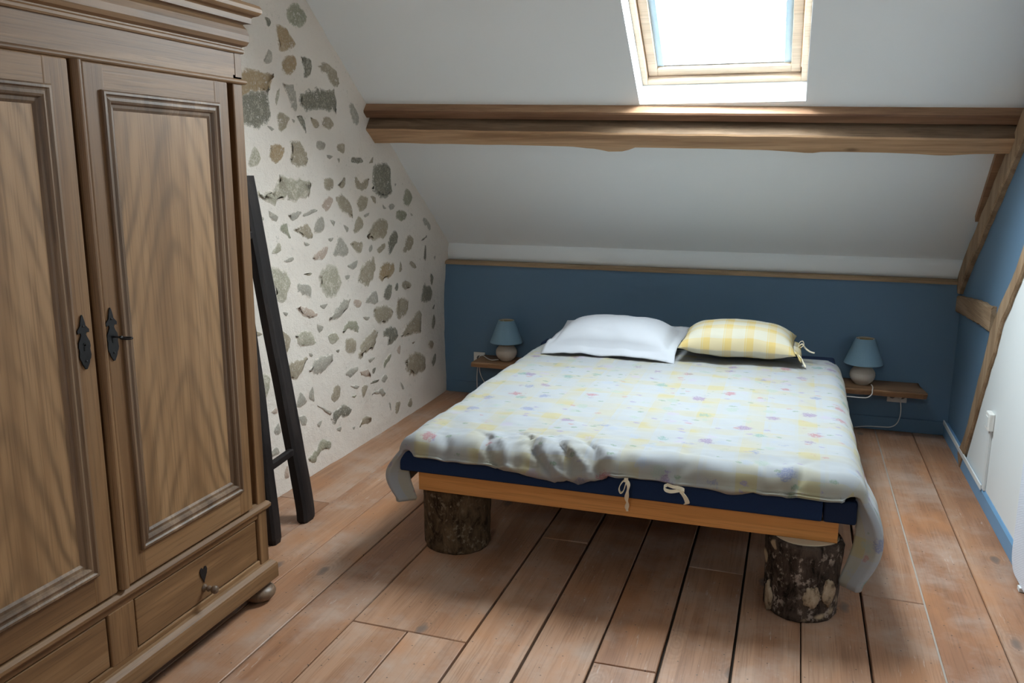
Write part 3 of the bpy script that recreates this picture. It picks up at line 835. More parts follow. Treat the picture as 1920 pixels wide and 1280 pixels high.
wall_timber('leaning_strut', [(5.02, 0.03), (4.87, 0.24), (4.755, 0.445), (4.63, 0.66), (4.565, 0.785), (4.46, 0.93), (4.23, 1.14), (3.88, 1.60), (3.42, 2.22)],
            [0.10, 0.085, 0.115, 0.13, 0.155, 0.10, 0.085, 0.10, 0.12], XR - 0.028, XR + 0.02,
            'crooked timber strut leaning between blue wall and white boarding', 'beam', n=80, wob=0.010)
wall_timber('short_brace', [(5.61, 0.812), (5.1, 0.853), (4.66, 0.873)], [0.105, 0.118, 0.125], XR - 0.024, XR + 0.02,
            'short horizontal timber brace from back corner to crooked strut', 'beam', M_timberY, wob=0.008)
# ------------------------------------------------------------------ wardrobe (front faces +x)
FX = -1.80; BX = -2.28; Y0, Y1 = 1.092, 2.552; YC = 1.822
ward = thing('oak_wardrobe', (-2.04, YC, 0), 'large antique oak wardrobe with two panelled doors above two drawers', 'wardrobe')
bm = B()
box(bm, BX, FX, Y1 - 0.05, Y1, 0.10, 1.90); box(bm, BX, FX, Y0, Y0 + 0.05, 0.10, 1.90)     # corner posts and sides
box(bm, BX, BX + 0.02, Y0, Y1, 0.10, 1.96)
box(bm, BX, FX - 0.004, Y0 + 0.05, Y1 - 0.05, 0.332, 0.392, 1); box(bm, BX, FX - 0.004, Y0 + 0.05, Y1 - 0.05, 0.13, 0.170, 1)
box(bm, BX, FX, Y0, Y1, 1.872, 1.975, 1)
box(bm, FX - 0.30, FX - 0.003, YC - 0.050, YC + 0.052, 0.165, 0.335)                       # stile between the drawers
mk('carcass', bm, [M_oakZ, M_oakY], ward, bevel=0.004)
bm = B(); box(bm, FX - 0.06, FX - 0.032, Y0 + 0.05, Y1 - 0.05, 0.15, 1.89)
mk('shadow_gap', bm, M_oakdk, ward)
bm = B(); box(bm, FX - 0.001, FX + 0.0015, Y1 - 0.035, Y1 - 0.001, 1.890, 1.966); mk('frieze_block', bm, M_oakZ, ward)
def moulding(name, prof, mat, yl=Y0, yr=Y1, bev=0):
    bm = B()
    R = []
    for cx, cy in ((0, -1), (1, -1), (1, 1), (0, 1)):
        R.append([((BX if cx == 0 else FX + p), (yl - p if cy < 0 else yr + p), z) for p, z in prof])
    rings(bm, R)
    return mk(name, bm, mat, ward, smooth=False, bevel=bev)
def arcp(cx, cz, r, a0, a1, n=7):
    return [(cx + r * math.cos(math.radians(a0 + (a1 - a0) * i / n)), cz + r * math.sin(math.radians(a0 + (a1 - a0) * i / n))) for i in range(n + 1)]
moulding('cornice', [(-0.02, 1.966), (0.006, 1.966), (0.009, 1.971), (0.009, 1.978), (0.004, 1.983), (0.004, 1.987), (0.016, 1.993), (0.022, 2.005), (0.023, 2.025), (0.018, 2.045),
                     (0.010, 2.058), (0.012, 2.062), (0.030, 2.064), (0.030, 2.082), (0.034, 2.086), (0.046, 2.090), (0.055, 2.100), (0.056, 2.112), (0.050, 2.122), (0.036, 2.128), (-0.02, 2.128)], M_oakY)
moulding('head_bead', [(-0.01, 1.868)] + arcp(0.004, 1.876, 0.0085, -90, 90) + [(-0.01, 1.885)], M_oakY)
moulding('waist_bead', [(-0.01, 0.352), (0.003, 0.354), (0.012, 0.364), (0.013, 0.374), (0.006, 0.384), (-0.01, 0.392)], M_oakY)
moulding('plinth', [(-0.02, 0.078), (0.022, 0.078), (0.022, 0.127), (0.019, 0.136), (0.006, 0.150), (-0.02, 0.158)], M_oakY)
for yy in (Y1 - 0.034, Y0 + 0.034):
    for xx in (FX - 0.03, BX + 0.06):
        bm = B()
        lathe(bm, [(0.030, 0.085), (0.040, 0.083), (0.043, 0.077), (0.040, 0.071), (0.030, 0.067), (0.030, 0.061), (0.042, 0.057), (0.056, 0.048), (0.063, 0.036), (0.060, 0.024), (0.050, 0.012), (0.036, 0.004), (0.034, 0.0)], (xx, yy, 0), 'Z', 28)
        mk('bun_foot', bm, M_foot, ward, loc=(xx, yy, 0), smooth=True)
PLATE = [(0.02, 1.0), (0.16, .97), (0.38, .86), (0.45, .80), (0.62, .775), (1.0, .72), (0.95, .665), (0.48, .675), (0.42, .63), (0.62, .57), (0.92, .50), (1.0, .42), (0.88, .36), (0.92, .315), (1.0, .25), (0.88, .19), (0.70, .16), (0.62, .11), (0.36, .05), (0.12, .0)]
def lock_plate(door, yc, z0, z1, half):
    H = z1 - z0
    pts = [(w_ * half, z0 + t * H) for w_, t in PLATE]; full = [(yc + a, b) for a, b in pts] + [(yc - a, b) for a, b in reversed(pts)]
    bm = B(); poly_yz(bm, full, DX + 0.0005, DX + 0.004)
    mk('lock_plate', bm, M_iron, door, bevel=0.001)
    bm = B(); lathe(bm, [(0.0048, 0.0038), (0.0048, 0.0052)], (DX, yc, z0 + H * 0.46), 'X', 12); box(bm, DX + .0038, DX + .0052, yc - .0026, yc + .0026, z0 + H * 0.34, z0 + H * 0.46)
    mk('keyhole', bm, M_brasslid, door)
    for t in (0.79, 0.15):
        bm = B(); lathe(bm, [(0.0035, 0.003), (0.0030, 0.0055), (0.001, 0.0065)], (DX, yc, z0 + H * t), 'X', 8)
        mk('plate_nail', bm, M_iron, door, smooth=True)
DX = FX + 0.012
def door(y0, y1, my0, my1, knobside):
    bm = B(); z0, z1 = 0.393, 1.868
    m0, m1 = 0.485, 1.785
    box(bm, FX - 0.025, DX, y0, my0 + 0.02, z0, z1); box(bm, FX - 0.025, DX, my1 - 0.02, y1, z0, z1)
    box(bm, FX - 0.025, DX - 0.0007, my0, my1, z0, m0 + 0.02, 1); box(bm, FX - 0.025, DX - 0.0007, my0, my1, m1 - 0.02, z1, 1)
    d = mk('door', bm, [M_oakZ, M_oakY], ward, bevel=0.006, segs=3)
    prof = [(0.0, -0.01), (0.0, 0.006), (0.004, 0.010), (0.010, 0.010), (0.014, 0.005), (0.018, 0.004), (0.026, 0.007), (0.032, 0.004), (0.036, -0.003), (0.044, -0.004), (0.052, -0.009), (0.058, -0.010), (0.058, -0.02), (0.0, -0.02)]
    bm = B(); R = []
    zz0, zz1 = m0 - 0.006, m1 + 0.014
    for cy, cz in ((0, 0), (1, 0), (1, 1), (0, 1)):
        R.append([(DX + h, (my0 + o) if cy == 0 else (my1 - o), (zz0 + o) if cz == 0 else (zz1 - o)) for o, h in prof])
    loop_rings(bm, R)
    mk('panel_moulding', bm, M_oakM, d)
    yc = (my0 + my1) / 2
    bm = B(); box(bm, DX - 0.022, DX - 0.0085, my0 + 0.05, my1 - 0.05, zz0 + 0.05, zz1 - 0.05)
    mk('door_panel', bm, M_oakP, d, loc=(DX, yc + 0.01, 0.45))
    return d
dR = door(1.846, 2.456, 1.903, 2.402, -1)
dL = door(1.188, 1.803, 1.242, 1.738, 1)
bm = B()
rings(bm, [[(DX - 0.008 + 0.0175 * math.cos(a), 1.8315 + 0.0155 * math.sin(a), z) for a in [PI * (i / 10 - .5) for i in range(11)]] + [(FX - 0.02, 1.847, z), (FX - 0.02, 1.816, z)] for z in (0.393, 1.868)])
mk('cover_strip', bm, M_oakZ, dR, smooth=False)
lock_plate(dR, 1.8655, 1.066, 1.216, 0.0205)
lock_plate(dL, 1.765, 1.064, 1.212, 0.0205)
bm = B()
kz = 1.135; ky = 1.8655
tube(bm, [(DX - 0.01, ky, kz), (DX + 0.034, ky, kz - 0.001)], 0.0030, 10)
lathe(bm, [(0.0046, 0.030), (0.0052, 0.033), (0.0046, 0.036)], (DX, ky, kz - 0.001), 'X', 12)
tube(bm, [(DX + 0.051 + 0.017 * math.cos(a), ky + 0.012 * math.sin(a), kz - 0.002) for a in [2 * PI * i / 24 for i in range(25)]], 0.0026, 8)
mk('key', bm, M_iron, dR, smooth=True)
def drawer(y0, y1):
    bm = B(); box(bm, FX - 0.34, FX - 0.006, y0 + 0.003, y1 - 0.003, 0.174, 0.329)
    d = mk('drawer', bm, M_oakY, ward, bevel=0.003)
    yc = (y0 + y1) / 2 + 0.004; x = FX - 0.006
    bm = B()
    lathe(bm, [(0.013, 0.0), (0.013, 0.003), (0.007, 0.008), (0.006, 0.014), (0.010, 0.017), (0.0105, 0.022), (0.006, 0.026), (0.0065, 0.031), (0.013, 0.036), (0.0145, 0.043), (0.012, 0.050), (0.005, 0.053)], (x, yc, 0.214), 'X', 18)
    mk('knob', bm, M_foot, d, smooth=True)
    bm = B(); H = [(0.0, 0.232), (0.006, 0.245), (0.016, 0.262), (0.019, 0.276), (0.015, 0.287), (0.007, 0.289), (0.0015, 0.282)]
    poly_yz(bm, [(yc + a, b) for a, b in H] + [(yc - a, b) for a, b in reversed(H) if a > 0], x + 0.0003, x + 0.003)
    mk('escutcheon', bm, M_iron, d, bevel=0.0008)
drawer(1.877, 2.492); drawer(1.152, 1.768)

# ------------------------------------------------------------------ old ladder leaning on the stone wall
lad = thing('wooden_ladder', (-2.06, 3.08, 0), 'dark blackened old wooden ladder leaning on stone wall beside wardrobe', 'ladder')
def stile(pts, wy, wx_):
    P = spline(pts, 7); bm = B(); R = []
    for i, p in enumerate(P):
        t = i / (len(P) - 1)
        a = wy / 2 * (1 + 0.06 * nz(p.z * 6, p.y * 3)) * (0.80 + 0.2 * ss(0, .06, t)); b = wx_ / 2 * (1 + 0.10 * nz(p.z * 5, 3.3)) * (0.80 + 0.2 * ss(0, .06, t))
        e = 0.35
        R.append([(p.x + sx_ * b, p.y + sy_ * a, p.z) for sx_, sy_ in ((1, 1 - e), (1 - e, 1), (-1 + e, 1), (-1, 1 - e), (-1, -1 + e), (-1 + e, -1), (1 - e, -1), (1, -1 + e))])
    rings(bm, R)
    return mk('stile', bm, M_ladder, lad)
stile([(-2.057, 3.215, 0.0), (-2.068, 3.226, 0.08), (-2.105, 3.230, 0.32), (-2.158, 3.224, 0.69), (-2.185, 3.222, 0.87), (-2.232, 3.218, 1.2), (-2.284, 3.212, 1.56)], 0.096, 0.056)
stile([(-2.058, 2.957, 0.0), (-2.072, 2.965, 0.14), (-2.105, 2.985, 0.40), (-2.150, 3.025, 0.66), (-2.215, 3.04, 1.15), (-2.280, 3.05, 1.54)], 0.070, 0.054)
for z, x, ya, yb in ((0.325, -2.098, 2.975, 3.21), (1.30, -2.238, 3.05, 3.20),):
    bm = B(); hexa(bm, [(x - 0.014, ya, z - 0.02), (x + 0.012, ya, z - 0.024), (x + 0.012, yb, z - 0.004), (x - 0.014, yb, z), (x - 0.012, ya, z + 0.012), (x + 0.010, ya, z + 0.010), (x + 0.010, yb, z + 0.030), (x - 0.012, yb, z + 0.032)])
    mk('rung', bm, M_ladder, lad, bevel=0.006)

# ------------------------------------------------------------------ bed: logs, frame, mattress, duvet, pillows
def log(name, cx, cy, r, h, mat, seed, label, taper):
    t = thing(name, (cx, cy, 0), label, 'log', 'logs carrying the bed')
    n, m = 56, 26; bm = B(); R = []
    for j in range(m + 1):
        z = h * j / m; ring = []
        for i in range(n):
            a = 2 * PI * i / n
            rr = r * (1 + taper * (0.5 - j / m)) * (1 + 0.05 * nz(math.cos(a) * 1.2 + seed, math.sin(a) * 1.2))
            rid = nz(math.cos(a) * 6 + seed, math.sin(a) * 6, z * 7); rid2 = nz(math.cos(a) * 13, math.sin(a) * 13 + seed, z * 26)
            rr += 0.0055 * rid + 0.0035 * rid2
            if j in (0, m): rr -= 0.007
            ring.append((cx + rr * math.cos(a), cy + rr * math.sin(a), z))
        R.append(ring)
    rings(bm, R)
    mk('bark', bm, mat, t, smooth=True)
    bm = B(); ring = [[(cx + (r * (1 - taper / 2) - 0.016) * (1 + 0.05 * nz(math.cos(a) * 1.2 + seed, math.sin(a) * 1.2)) * f * math.cos(a), cy + (r * (1 - taper / 2) - 0.016) * (1 + 0.05 * nz(math.cos(a) * 1.2 + seed, math.sin(a) * 1.2)) * f * math.sin(a), z)
                       for a in [2 * PI * i / 40 for i in range(40)]] for f, z in ((1, h - 0.02), (1, h + 0.0015), (0.96, h + 0.003))]
    rings(bm, ring); mk('sawn_face', bm, M_logend, t)
BZ = 0.298
log('tree_log', -1.31, 3.232, 0.145, BZ - 0.003, M_bark1, 3.1, 'brown-barked log under the bed corner nearest the ladder', -0.04)
log('tree_log', 0.103, 3.112, 0.131, BZ - 0.003, M_bark2, 8.7, 'mottled dark log with pale bare patches, showing its sawn top', -0.07)
pl = bpy.data.objects['tree_log.001']
for a0, zc, wa, hz, sd in ((-1.28, 0.105, 0.24, 0.042, 1.0), (-0.80, 0.118, 0.22, 0.050, 5.0), (-2.62, 0.05, 0.16, 0.06, 9.0)):
    bm = B(); R = []; N_ = 30
    rag = [1 + .30 * nz(math.cos(2 * PI * i / N_) * 1.6, math.sin(2 * PI * i / N_) * 1.6, sd) + .22 * nz(math.cos(2 * PI * i / N_) * 6, math.sin(2 * PI * i / N_) * 6, sd + 3) for i in range(N_)]
    for f, off in ((1.0, -0.008), (0.94, 0.0015), (0.5, 0.003), (0.02, 0.003)):
        ring = []
        for i in range(N_):
            t = 2 * PI * i / N_; aa = a0 + wa * f * rag[i] * math.cos(t); zz = zc + hz * f * rag[i] * math.sin(t)
            rr = 0.131 * (1 - 0.07 * (0.5 - zz / (BZ - 0.003))) * (1 + 0.05 * nz(math.cos(aa) * 1.2 + 8.7, math.sin(aa) * 1.2)) + 0.005 + off
            ring.append((0.103 + rr * math.cos(aa), 3.112 + rr * math.sin(aa), zz))
        R.append(ring)
    rings(bm, R); mk('bare_patch', bm, M_logend2, pl, smooth=True)
FX0, FX1, FY0, FY1 = -1.404, 0.213, 3.04, 5.22
bed = thing('bed_frame', (-0.6, 4.1, BZ), 'low double bed frame of orange varnished pine resting on logs', 'bed')
bm = B(); box(bm, FX0, FX1, FY0, FY0 + 0.04, BZ, BZ + 0.078); mk('end_rail', bm, M_pine, bed, bevel=0.003)
for x in (FX0, FX1 - 0.04):
    bm = B(); box(bm, x, x + 0.04, FY0 + 0.04, FY1 - 0.04, BZ, BZ + 0.078); mk('side_rail', bm, M_pine, bed, bevel=0.003)
for i in range(11):
    y = FY0 + 0.12 + i * 0.185
    bm = B(); box(bm, FX0 + 0.04, FX1 - 0.04, y, y + 0.08, BZ + 0.055, BZ + 0.074); mk('slat', bm, M_board, bed)
bm = B(); box(bm, FX0 + 0.02, FX1 - 0.02, FY1 - 0.04, FY1, 0.0, 0.45); box(bm, FX0 + 0.32, FX1 - 0.33, FY1 - 0.04, FY1, 0.45, 0.549); mk('headboard', bm, M_board, bed, bevel=0.003)
MZ0, MZ1 = BZ + 0.079, 0.462
mat_t = thing('navy_mattress', (-0.6, 4.1, MZ0), 'thin navy blue mattress under the floral duvet', 'mattress')
MX0, MX1 = -1.482, 0.268
bm = B(); box(bm, MX0, 0.155, 3.026, 5.17, MZ0, MZ1); mk('mattress_body', bm, M_navy, mat_t, bevel=0.008, segs=3)
bm = B(); box(bm, 0.159, MX1, 3.028, 5.17, MZ0, MZ1); mk('side_section', bm, M_navy2, mat_t, bevel=0.008, segs=3)
bm = B(); box(bm, MX0 + 0.01, MX1 - 0.005, 5.03, 5.17, MZ1 - 0.002, 0.528); mk('head_wedge', bm, M_navy2, mat_t, bevel=0.015, segs=3)

duv = thing('floral_duvet', (-0.6, 4.0, 0.5), 'white and pale yellow floral patchwork duvet spread over the bed', 'duvet')
DXL, DXR = -1.385, 0.205
HEM = [(-1.6, .44), (-1.46, .452), (-1.36, .452), (-1.2, .446), (-1.08, .452), (-0.93, .424), (-0.80, .416), (-0.70, .424), (-0.56, .474), (-0.50, .477), (-0.40, .468), (-0.29, .464), (-0.16, .446), (-0.05, .470), (0.02, .492), (0.10, .484), (0.19, .470), (0.30, .46)]
def zt(x, y):
    z = 0.546 + 0.010 * nz(x * 2.6, y * 2.2, 0.7) + 0.004 * nz(x * 7, y * 6, 3.3)
    z += 0.012 * ss(3.5, 3.1, y) * ss(-1.2, -0.6, x)
    return z - 0.012 * ss(4.75, 5.05, y)
def dprof(u, y):
    """u: arc position across the bed in metres, 0 at the middle fold line of the left break; returns (x, z, nx, nz)."""
    r = 0.095
    W = DXR - DXL; q = r * PI / 2 * 0.93
    if 0 <= u <= W:
        x = DXL + u; return x, zt(x, y), 0.0, 1.0
    left = u < 0; d = -u if left else u - W
    x0 = DXL if left else DXR; sg = -1 if left else 1
    zz = zt(x0, y); th_max = PI / 2 * 0.93
    if d <= q:
        th = d / r; return x0 + sg * r * math.sin(th), zz - r * (1 - math.cos(th)), sg * math.sin(th), math.cos(th)
    e = d - q; L = (q_len(left, y))
    f = e / L
    x = x0 + sg * (r * math.sin(th_max) + math.cos(th_max) * e * (1 - 0.5 * f)); z = zz - r * (1 - math.cos(th_max)) - e
    x += sg * (0.010 * nz(y * 5.5, z * 3, 2.2) * f + 0.052 * math.sin(PI * min(1, f * 1.05)) * (ss(3.75, 3.02, y)) - (0.018 if not left else -0.004) * f * ss(3.3, 3.02, y))
    return x, z, float(sg), 0.06
def q_len(left, y):
    base = zt(DXL if left else DXR, y) - 0.095
    if left: hem = 0.30 + 0.02 * nz(y * 4, 1.1) - 0.065 * math.exp(-max(0, y - 3.03) / 0.07)
    else: hem = 0.265 + 0.02 * nz(y * 4, 6.1) - 0.135 * math.exp(-max(0, y - 3.03) / 0.085)
    return base - hem
W_ = DXR - DXL; Q_ = 0.095 * PI / 2 * 0.93
NT_, NS_ = 118, 8
NC_ = 16
ups = [('L', i / NC_) for i in range(NC_, 0, -1)] + [('A', i / NS_) for i in range(NS_, 0, -1)] + [('T', i / NT_) for i in range(NT_ + 1)] + [('B', (i + 1) / NS_) for i in range(NS_)] + [('R', (i + 1) / NC_) for i in range(NC_)]
def uval(c, y):
    k_, f = c
    if k_ == 'T': return W_ * f
    if k_ == 'A': return -Q_ * f
    if k_ == 'B': return W_ + Q_ * f
    if k_ == 'L': return -Q_ - q_len(True, y) * f
    return W_ + Q_ + q_len(False, y) * f
YB, RF = 5.06, 0.075
rows = [('f', i / 12) for i in range(12, 0, -1)] + [('r', i / 8) for i in range(8, 0, -1)] + [('t', (i / 150) ** 1.25) for i in range(151)]
bm = B(); luv = bm.verts.layers.float_vector.new('cloth_uv'); G = []
YF = 3.055
FOLDS = [(-1.22, -1.00, .020, -.018), (-1.15, -0.94, .024, .016), (-1.04, -0.80, .016, -.022), (-0.99, -0.76, .018, .018), (-0.90, -0.70, .015, -.022), (-0.85, -0.65, .022, .018),
         (-0.76, -0.60, .015, -.022), (-0.70, -0.56, .03, .014), (-0.48, -0.54, .05, .012), (-0.30, -0.36, .04, -.012), (-0.10, -0.02, .03, -.012), (0.03, 0.06, .03, .012), (0.13, 0.02, .02, -.014), (-1.33, -1.24, .025, -.012)]
for kind, f in rows:
    line = []
    for c in ups:
        side = 1.0 if c[0] in 'LR' else (ss(0.25, 1.0, c[1]) if c[0] in 'AB' else 0.0)
        rr = lerp(RF, 0.022, side)
        y = YF if kind != 't' else lerp(YF, YB, f)
        if c[0] in 'LR' or c[0] in 'AB': yfront = lerp(YF, 3.03, side)
        else: yfront = YF
        if kind != 't': y = yfront
        else: y = lerp(yfront, YB, f)
        u = uval(c, y); x, z, nx, nzv = dprof(u, y)
        py_, off = y, 0.0
        if kind == 'r':
            th = f * PI / 2; py_ = y - rr * math.sin(th); off = rr * (1 - math.cos(th)); arc = -rr * th
        elif kind == 'f':
            drop = max(0.012, (z - rr) - interp(HEM, x)) if side < 0.99 else 0.03
            fl_ = c[1] if c[0] in 'LR' else 0.0
            drop = lerp(drop, 0.022 + 0.055 * math.sin(PI * fl_ * 0.8), side)
            py_ = y - rr + (1 - side) * (0.022 * f * f - 0.012 * math.sin(f * PI) + 0.014 * nz(x * 5.0, f * 1.4, 6.0) * f); py_ += side * 0.05 * f; off = rr + drop * f; arc = -rr * PI / 2 - drop * f
        else: arc = y - yfront
        # gathers and soft creases near the foot end
        if side < 1:
            foot = math.exp(-((py_ - 3.0) / 0.16) ** 2) * (1 - side)
            g = nz(x * 6 + py_ * 9, py_ * 7 - x * 3, 1.0); g2 = 1 - abs(nz(x * 9 - py_ * 14, x * 4 + py_ * 6, 4.0)) * 2
            mid = math.exp(-((x + 0.86) / 0.34) ** 2)
            am = foot * (0.018 * g + 0.022 * mid * g2 + 0.007 * nz(x * 14, py_ * 4, 2))
            x += am * 0.3; py_ -= am * (1.0 if kind != 't' else 0.5); z += am * (0.8 if kind == 't' else 0.4)
            tt = arc                                    # 0 at the fold, negative down the flap
            fo = 0.0
            for xa, xb, wd, dp in FOLDS:
                cx = lerp(xb, xa, max(0, min(1, (tt + 0.20) / 0.36))) + 0.012 * math.sin(tt * 40 + xa * 30)
                fo += 0.8 * dp * math.exp(-((u + DXL - cx) / (wd * 0.75)) ** 2)
            fo *= ss(0.16, -0.03, tt) * (1 - side)
            z += fo * 0.8; py_ -= fo * 0.9
        x -= nx * off; z -= nzv * off
        cr = 0.0035 * nz(x * 11 + py_ * 5, py_ * 9) + 0.0034 * (1 - abs(nz(x * 5, py_ * 6, 8.0)) * 2) + 0.0016 * nz(x * 26, py_ * 30, 4.0)
        v = bm.verts.new((x + nx * cr, py_, max(0.03, z + nzv * cr)))
        v[luv] = (u, arc + 0.3, 0.0)
        line.append(v)
    G.append(line)
for a, b in zip(G, G[1:]):
    for i in range(len(a) - 1): bm.faces.new((a[i], a[i + 1], b[i + 1], b[i]))
mk('duvet_cover', bm, M_duvet, duv, smooth=True, solid=0.012)
# the two bow ties on the opening edge at the foot
def loop3(pts): return [Vector(p) for p in spline(pts, 6)]
bm = B()
strip(bm, loop3([(-0.532, 2.966, 0.478), (-0.548, 2.958, 0.462), (-0.556, 2.956, 0.440), (-0.550, 2.956, 0.424), (-0.540, 2.955, 0.432), (-0.534, 2.954, 0.452), (-0.530, 2.957, 0.472)]), (0, 1, 0.2), 0.011)
strip(bm, loop3([(-0.530, 2.960, 0.474), (-0.522, 2.956, 0.455), (-0.526, 2.960, 0.425), (-0.531, 2.976, 0.395), (-0.530, 2.990, 0.372), (-0.534, 3.004, 0.350), (-0.533, 3.012, 0.332)]), (1, 0.2, 0), [0.012 + 0.004 * math.sin(i * .5) for i in range(37)])
box(bm, -0.538, -0.525, 2.952, 2.966, 0.468, 0.482)
mk('bow_tie', bm, M_cream, duv)
bm = B()
strip(bm, loop3([(-0.382, 2.962, 0.472), (-0.392, 2.954, 0.468), (-0.386, 2.950, 0.458), (-0.366, 2.948, 0.455), (-0.342, 2.950, 0.460), (-0.330, 2.953, 0.464)]), (0, 0.5, 1), 0.013)
strip(bm, loop3([(-0.382, 2.962, 0.474), (-0.360, 2.950, 0.473), (-0.340, 2.950, 0.472), (-0.322, 2.952, 0.466), (-0.322, 2.954, 0.458), (-0.334, 2.953, 0.456)]), (0, 0.5, 1), 0.012)
strip(bm, loop3([(-0.334, 2.952, 0.460), (-0.322, 2.954, 0.446), (-0.313, 2.960, 0.430), (-0.308, 2.968, 0.412), (-0.312, 2.974, 0.404)]), (1, 0.1, 0.3), [0.010 + 0.0004 * i for i in range(30)])
mk('bow_tie', bm, M_cream, duv)

def pillow(name, c, W, D, T, rotz, tilt, flange, mat, label, seed, sag, pinch):
    t = thing(name, c, label, 'pillow')
    M = Matrix.Translation(Vector(c)) @ Matrix.Rotation(rotz, 4, 'Z') @ Matrix.Rotation(tilt, 4, 'X')
    n = 44; bm = B(); luv = bm.verts.layers.float_vector.new('cloth_uv')
    fl = flange
    def grid(sgn):
        g = []
        for j in range(n + 1):
            row = []
            for i in range(n + 1):
                u = -1 + 2 * i / n; v = -1 + 2 * j / n
                x = u * (W / 2 + fl); y = v * (D / 2 + fl)
                bu, bv = min(1, abs(x) / (W / 2)), min(1, abs(y) / (D / 2))
                th = max(0.0, (1 - bu ** 3.0)) ** 0.55 * max(0.0, (1 - bv ** 2.6)) ** 0.55
                x *= 1 - pinch * (1 - abs(v) ** 2.5) * abs(u) ** 3; y *= 1 - pinch * 1.3 * (1 - abs(u) ** 2.5) * abs(v) ** 3
                edge = 0.0025
                z = sgn * (edge + T / 2 * th * (1.2 if sgn > 0 else 0.66))
                z += 0.006 * nz(x * 7 + seed, y * 7, 1.0) * (1 if sgn > 0 else 0.6) + 0.003 * nz(x * 17 + seed, y * 15, 5.0) + 0.005 * (0.6 - abs(nz(x * 5 + seed + y * 8, y * 14 - x * 2, 7.0)) * 2) * ss(0.05, -0.15, y)
                if fl:
                    ex = max(0, abs(x) - W / 2) / fl; ey = max(0, abs(y) - D / 2) / fl
                    z += 0.016 * nz(x * 10 + seed, y * 10, 2.0) * max(ex, ey) - sag[0] * ey * (1 if y < 0 else 0) + sag[1] * ey * (1 if y > 0 else 0) + sag[2] * ex
                q = bm.verts.new(M @ Vector((x, y, z))); q[luv] = (x + 0.4, y + 0.4 + (0.0 if sgn > 0 else 0.37), 0); row.append(q)
            g.append(row)
        return g
    a, b = grid(1), grid(-1)
    for g in (a, b):
        for j in range(n):
            for i in range(n): bm.faces.new((g[j][i], g[j][i + 1], g[j + 1][i + 1], g[j + 1][i]))
    ra = a[0] + [r[-1] for r in a[1:]] + a[-1][-2::-1] + [r[0] for r in a[-2:0:-1]]; rb = b[0] + [r[-1] for r in b[1:]] + b[-1][-2::-1] + [r[0] for r in b[-2:0:-1]]
    for i in range(len(ra)):
        j = (i + 1) % len(ra); bm.faces.new((ra[i], ra[j], rb[j], rb[i]))
    mk('pillow_case', bm, mat, t, smooth=True)
    return t
pillow('white_pillow', (-0.955, 4.865, 0.624), 0.66, 0.44, 0.19, -0.03, 0.10, 0.052, M_wcotton, 'white pillow with flat flanged edges lying on the duvet', 2.0, (0.040, 0.015, -0.012), 0.03)
yp = pillow('yellow_pillow', (-0.265, 4.875, 0.640), 0.62, 0.43, 0.19, 0.0, 0.06, 0.0, M_ycheck, 'yellow and white checked pillow tied shut at one end', 6.0, (0, 0, 0), 0.05)
bm = B(); luv = bm.verts.layers.float_vector.new('cloth_uv')
R_ = 14; g = []
for j in range(R_ + 1):
    row = []
    for i in range(7):
        v = -1 + 2 * j / R_; f = i / 6
        y = 4.86 + v * (0.155 + 0.03 * f); x = 0.020 + 0.055 * f + 0.012 * nz(v * 4, f * 2)
        z = 0.635 - 0.052 * f * f + 0.022 * math.sin(v * 7 + 1) * f + 0.010 * nz(v * 6, f * 3, 3)
        q = bm.verts.new((x, y, z)); q[luv] = (x + 0.4, y - 4.5, 0); row.append(q)
    g.append(row)
for a, b in zip(g, g[1:]):
    for i in range(6): bm.faces.new((a[i], a[i + 1], b[i + 1], b[i]))
mk('open_hem', bm, M_ycheck, yp, smooth=True, solid=0.003)
bm = B()
strip(bm, loop3([(0.055, 4.76, 0.612), (0.072, 4.745, 0.598), (0.088, 4.72, 0.575), (0.098, 4.70, 0.562)]), (0.3, 1, 0.3), 0.014)
mk('pillow_tie', bm, M_cream, yp); bm = B()
strip(bm, loop3([(0.055, 4.92, 0.625), (0.075, 4.93, 0.640), (0.095, 4.93, 0.618), (0.120, 4.92, 0.602), (0.145, 4.93, 0.594)]), (0.2, 1, 0.2), 0.016)
strip(bm, loop3([(0.055, 4.90, 0.628), (0.062, 4.90, 0.655), (0.078, 4.91, 0.660), (0.085, 4.91, 0.640), (0.068, 4.90, 0.625)]), (0.1, 1, 0.0), 0.014)
mk('pillow_tie', bm, M_cream, yp)

# ------------------------------------------------------------------ shelves, lamps, sockets
def shelf(x0, x1, y0, z, th, label, skew):
    bm = B(); R = []
    for i in range(25):
        t = i / 24; x = lerp(x0, x1, t); d = 0.009 * nz(x * 9, 2.0) + 0.005 * nz(x * 23, 1.0)
        b = y0 + d; sh = skew * (1 if i == 24 else 0) + (-skew if i == 0 else 0)
        R.append([(x + sh, 5.60, z), (x, b + 0.008, z), (x, b, z - 0.006), (x - 0.004, b + 0.006, z - th), (x + sh, 5.60, z - th * 0.9)])
    rings(bm, R)
    return tag(mk('wooden_shelf', bm, M_shelf, loc=((x0 + x1) / 2, 5.5, z - th)), label, 'shelf', 'bedside shelves')
shelf(-2.055, -1.52, 5.34, 0.287, 0.032, 'live-edge wooden shelf carrying the lamp nearer the stone wall', 0.0)
shelf(0.30, 0.795, 5.335, 0.312, 0.034, 'live-edge wooden shelf between bed and timber-framed wall', -0.03)
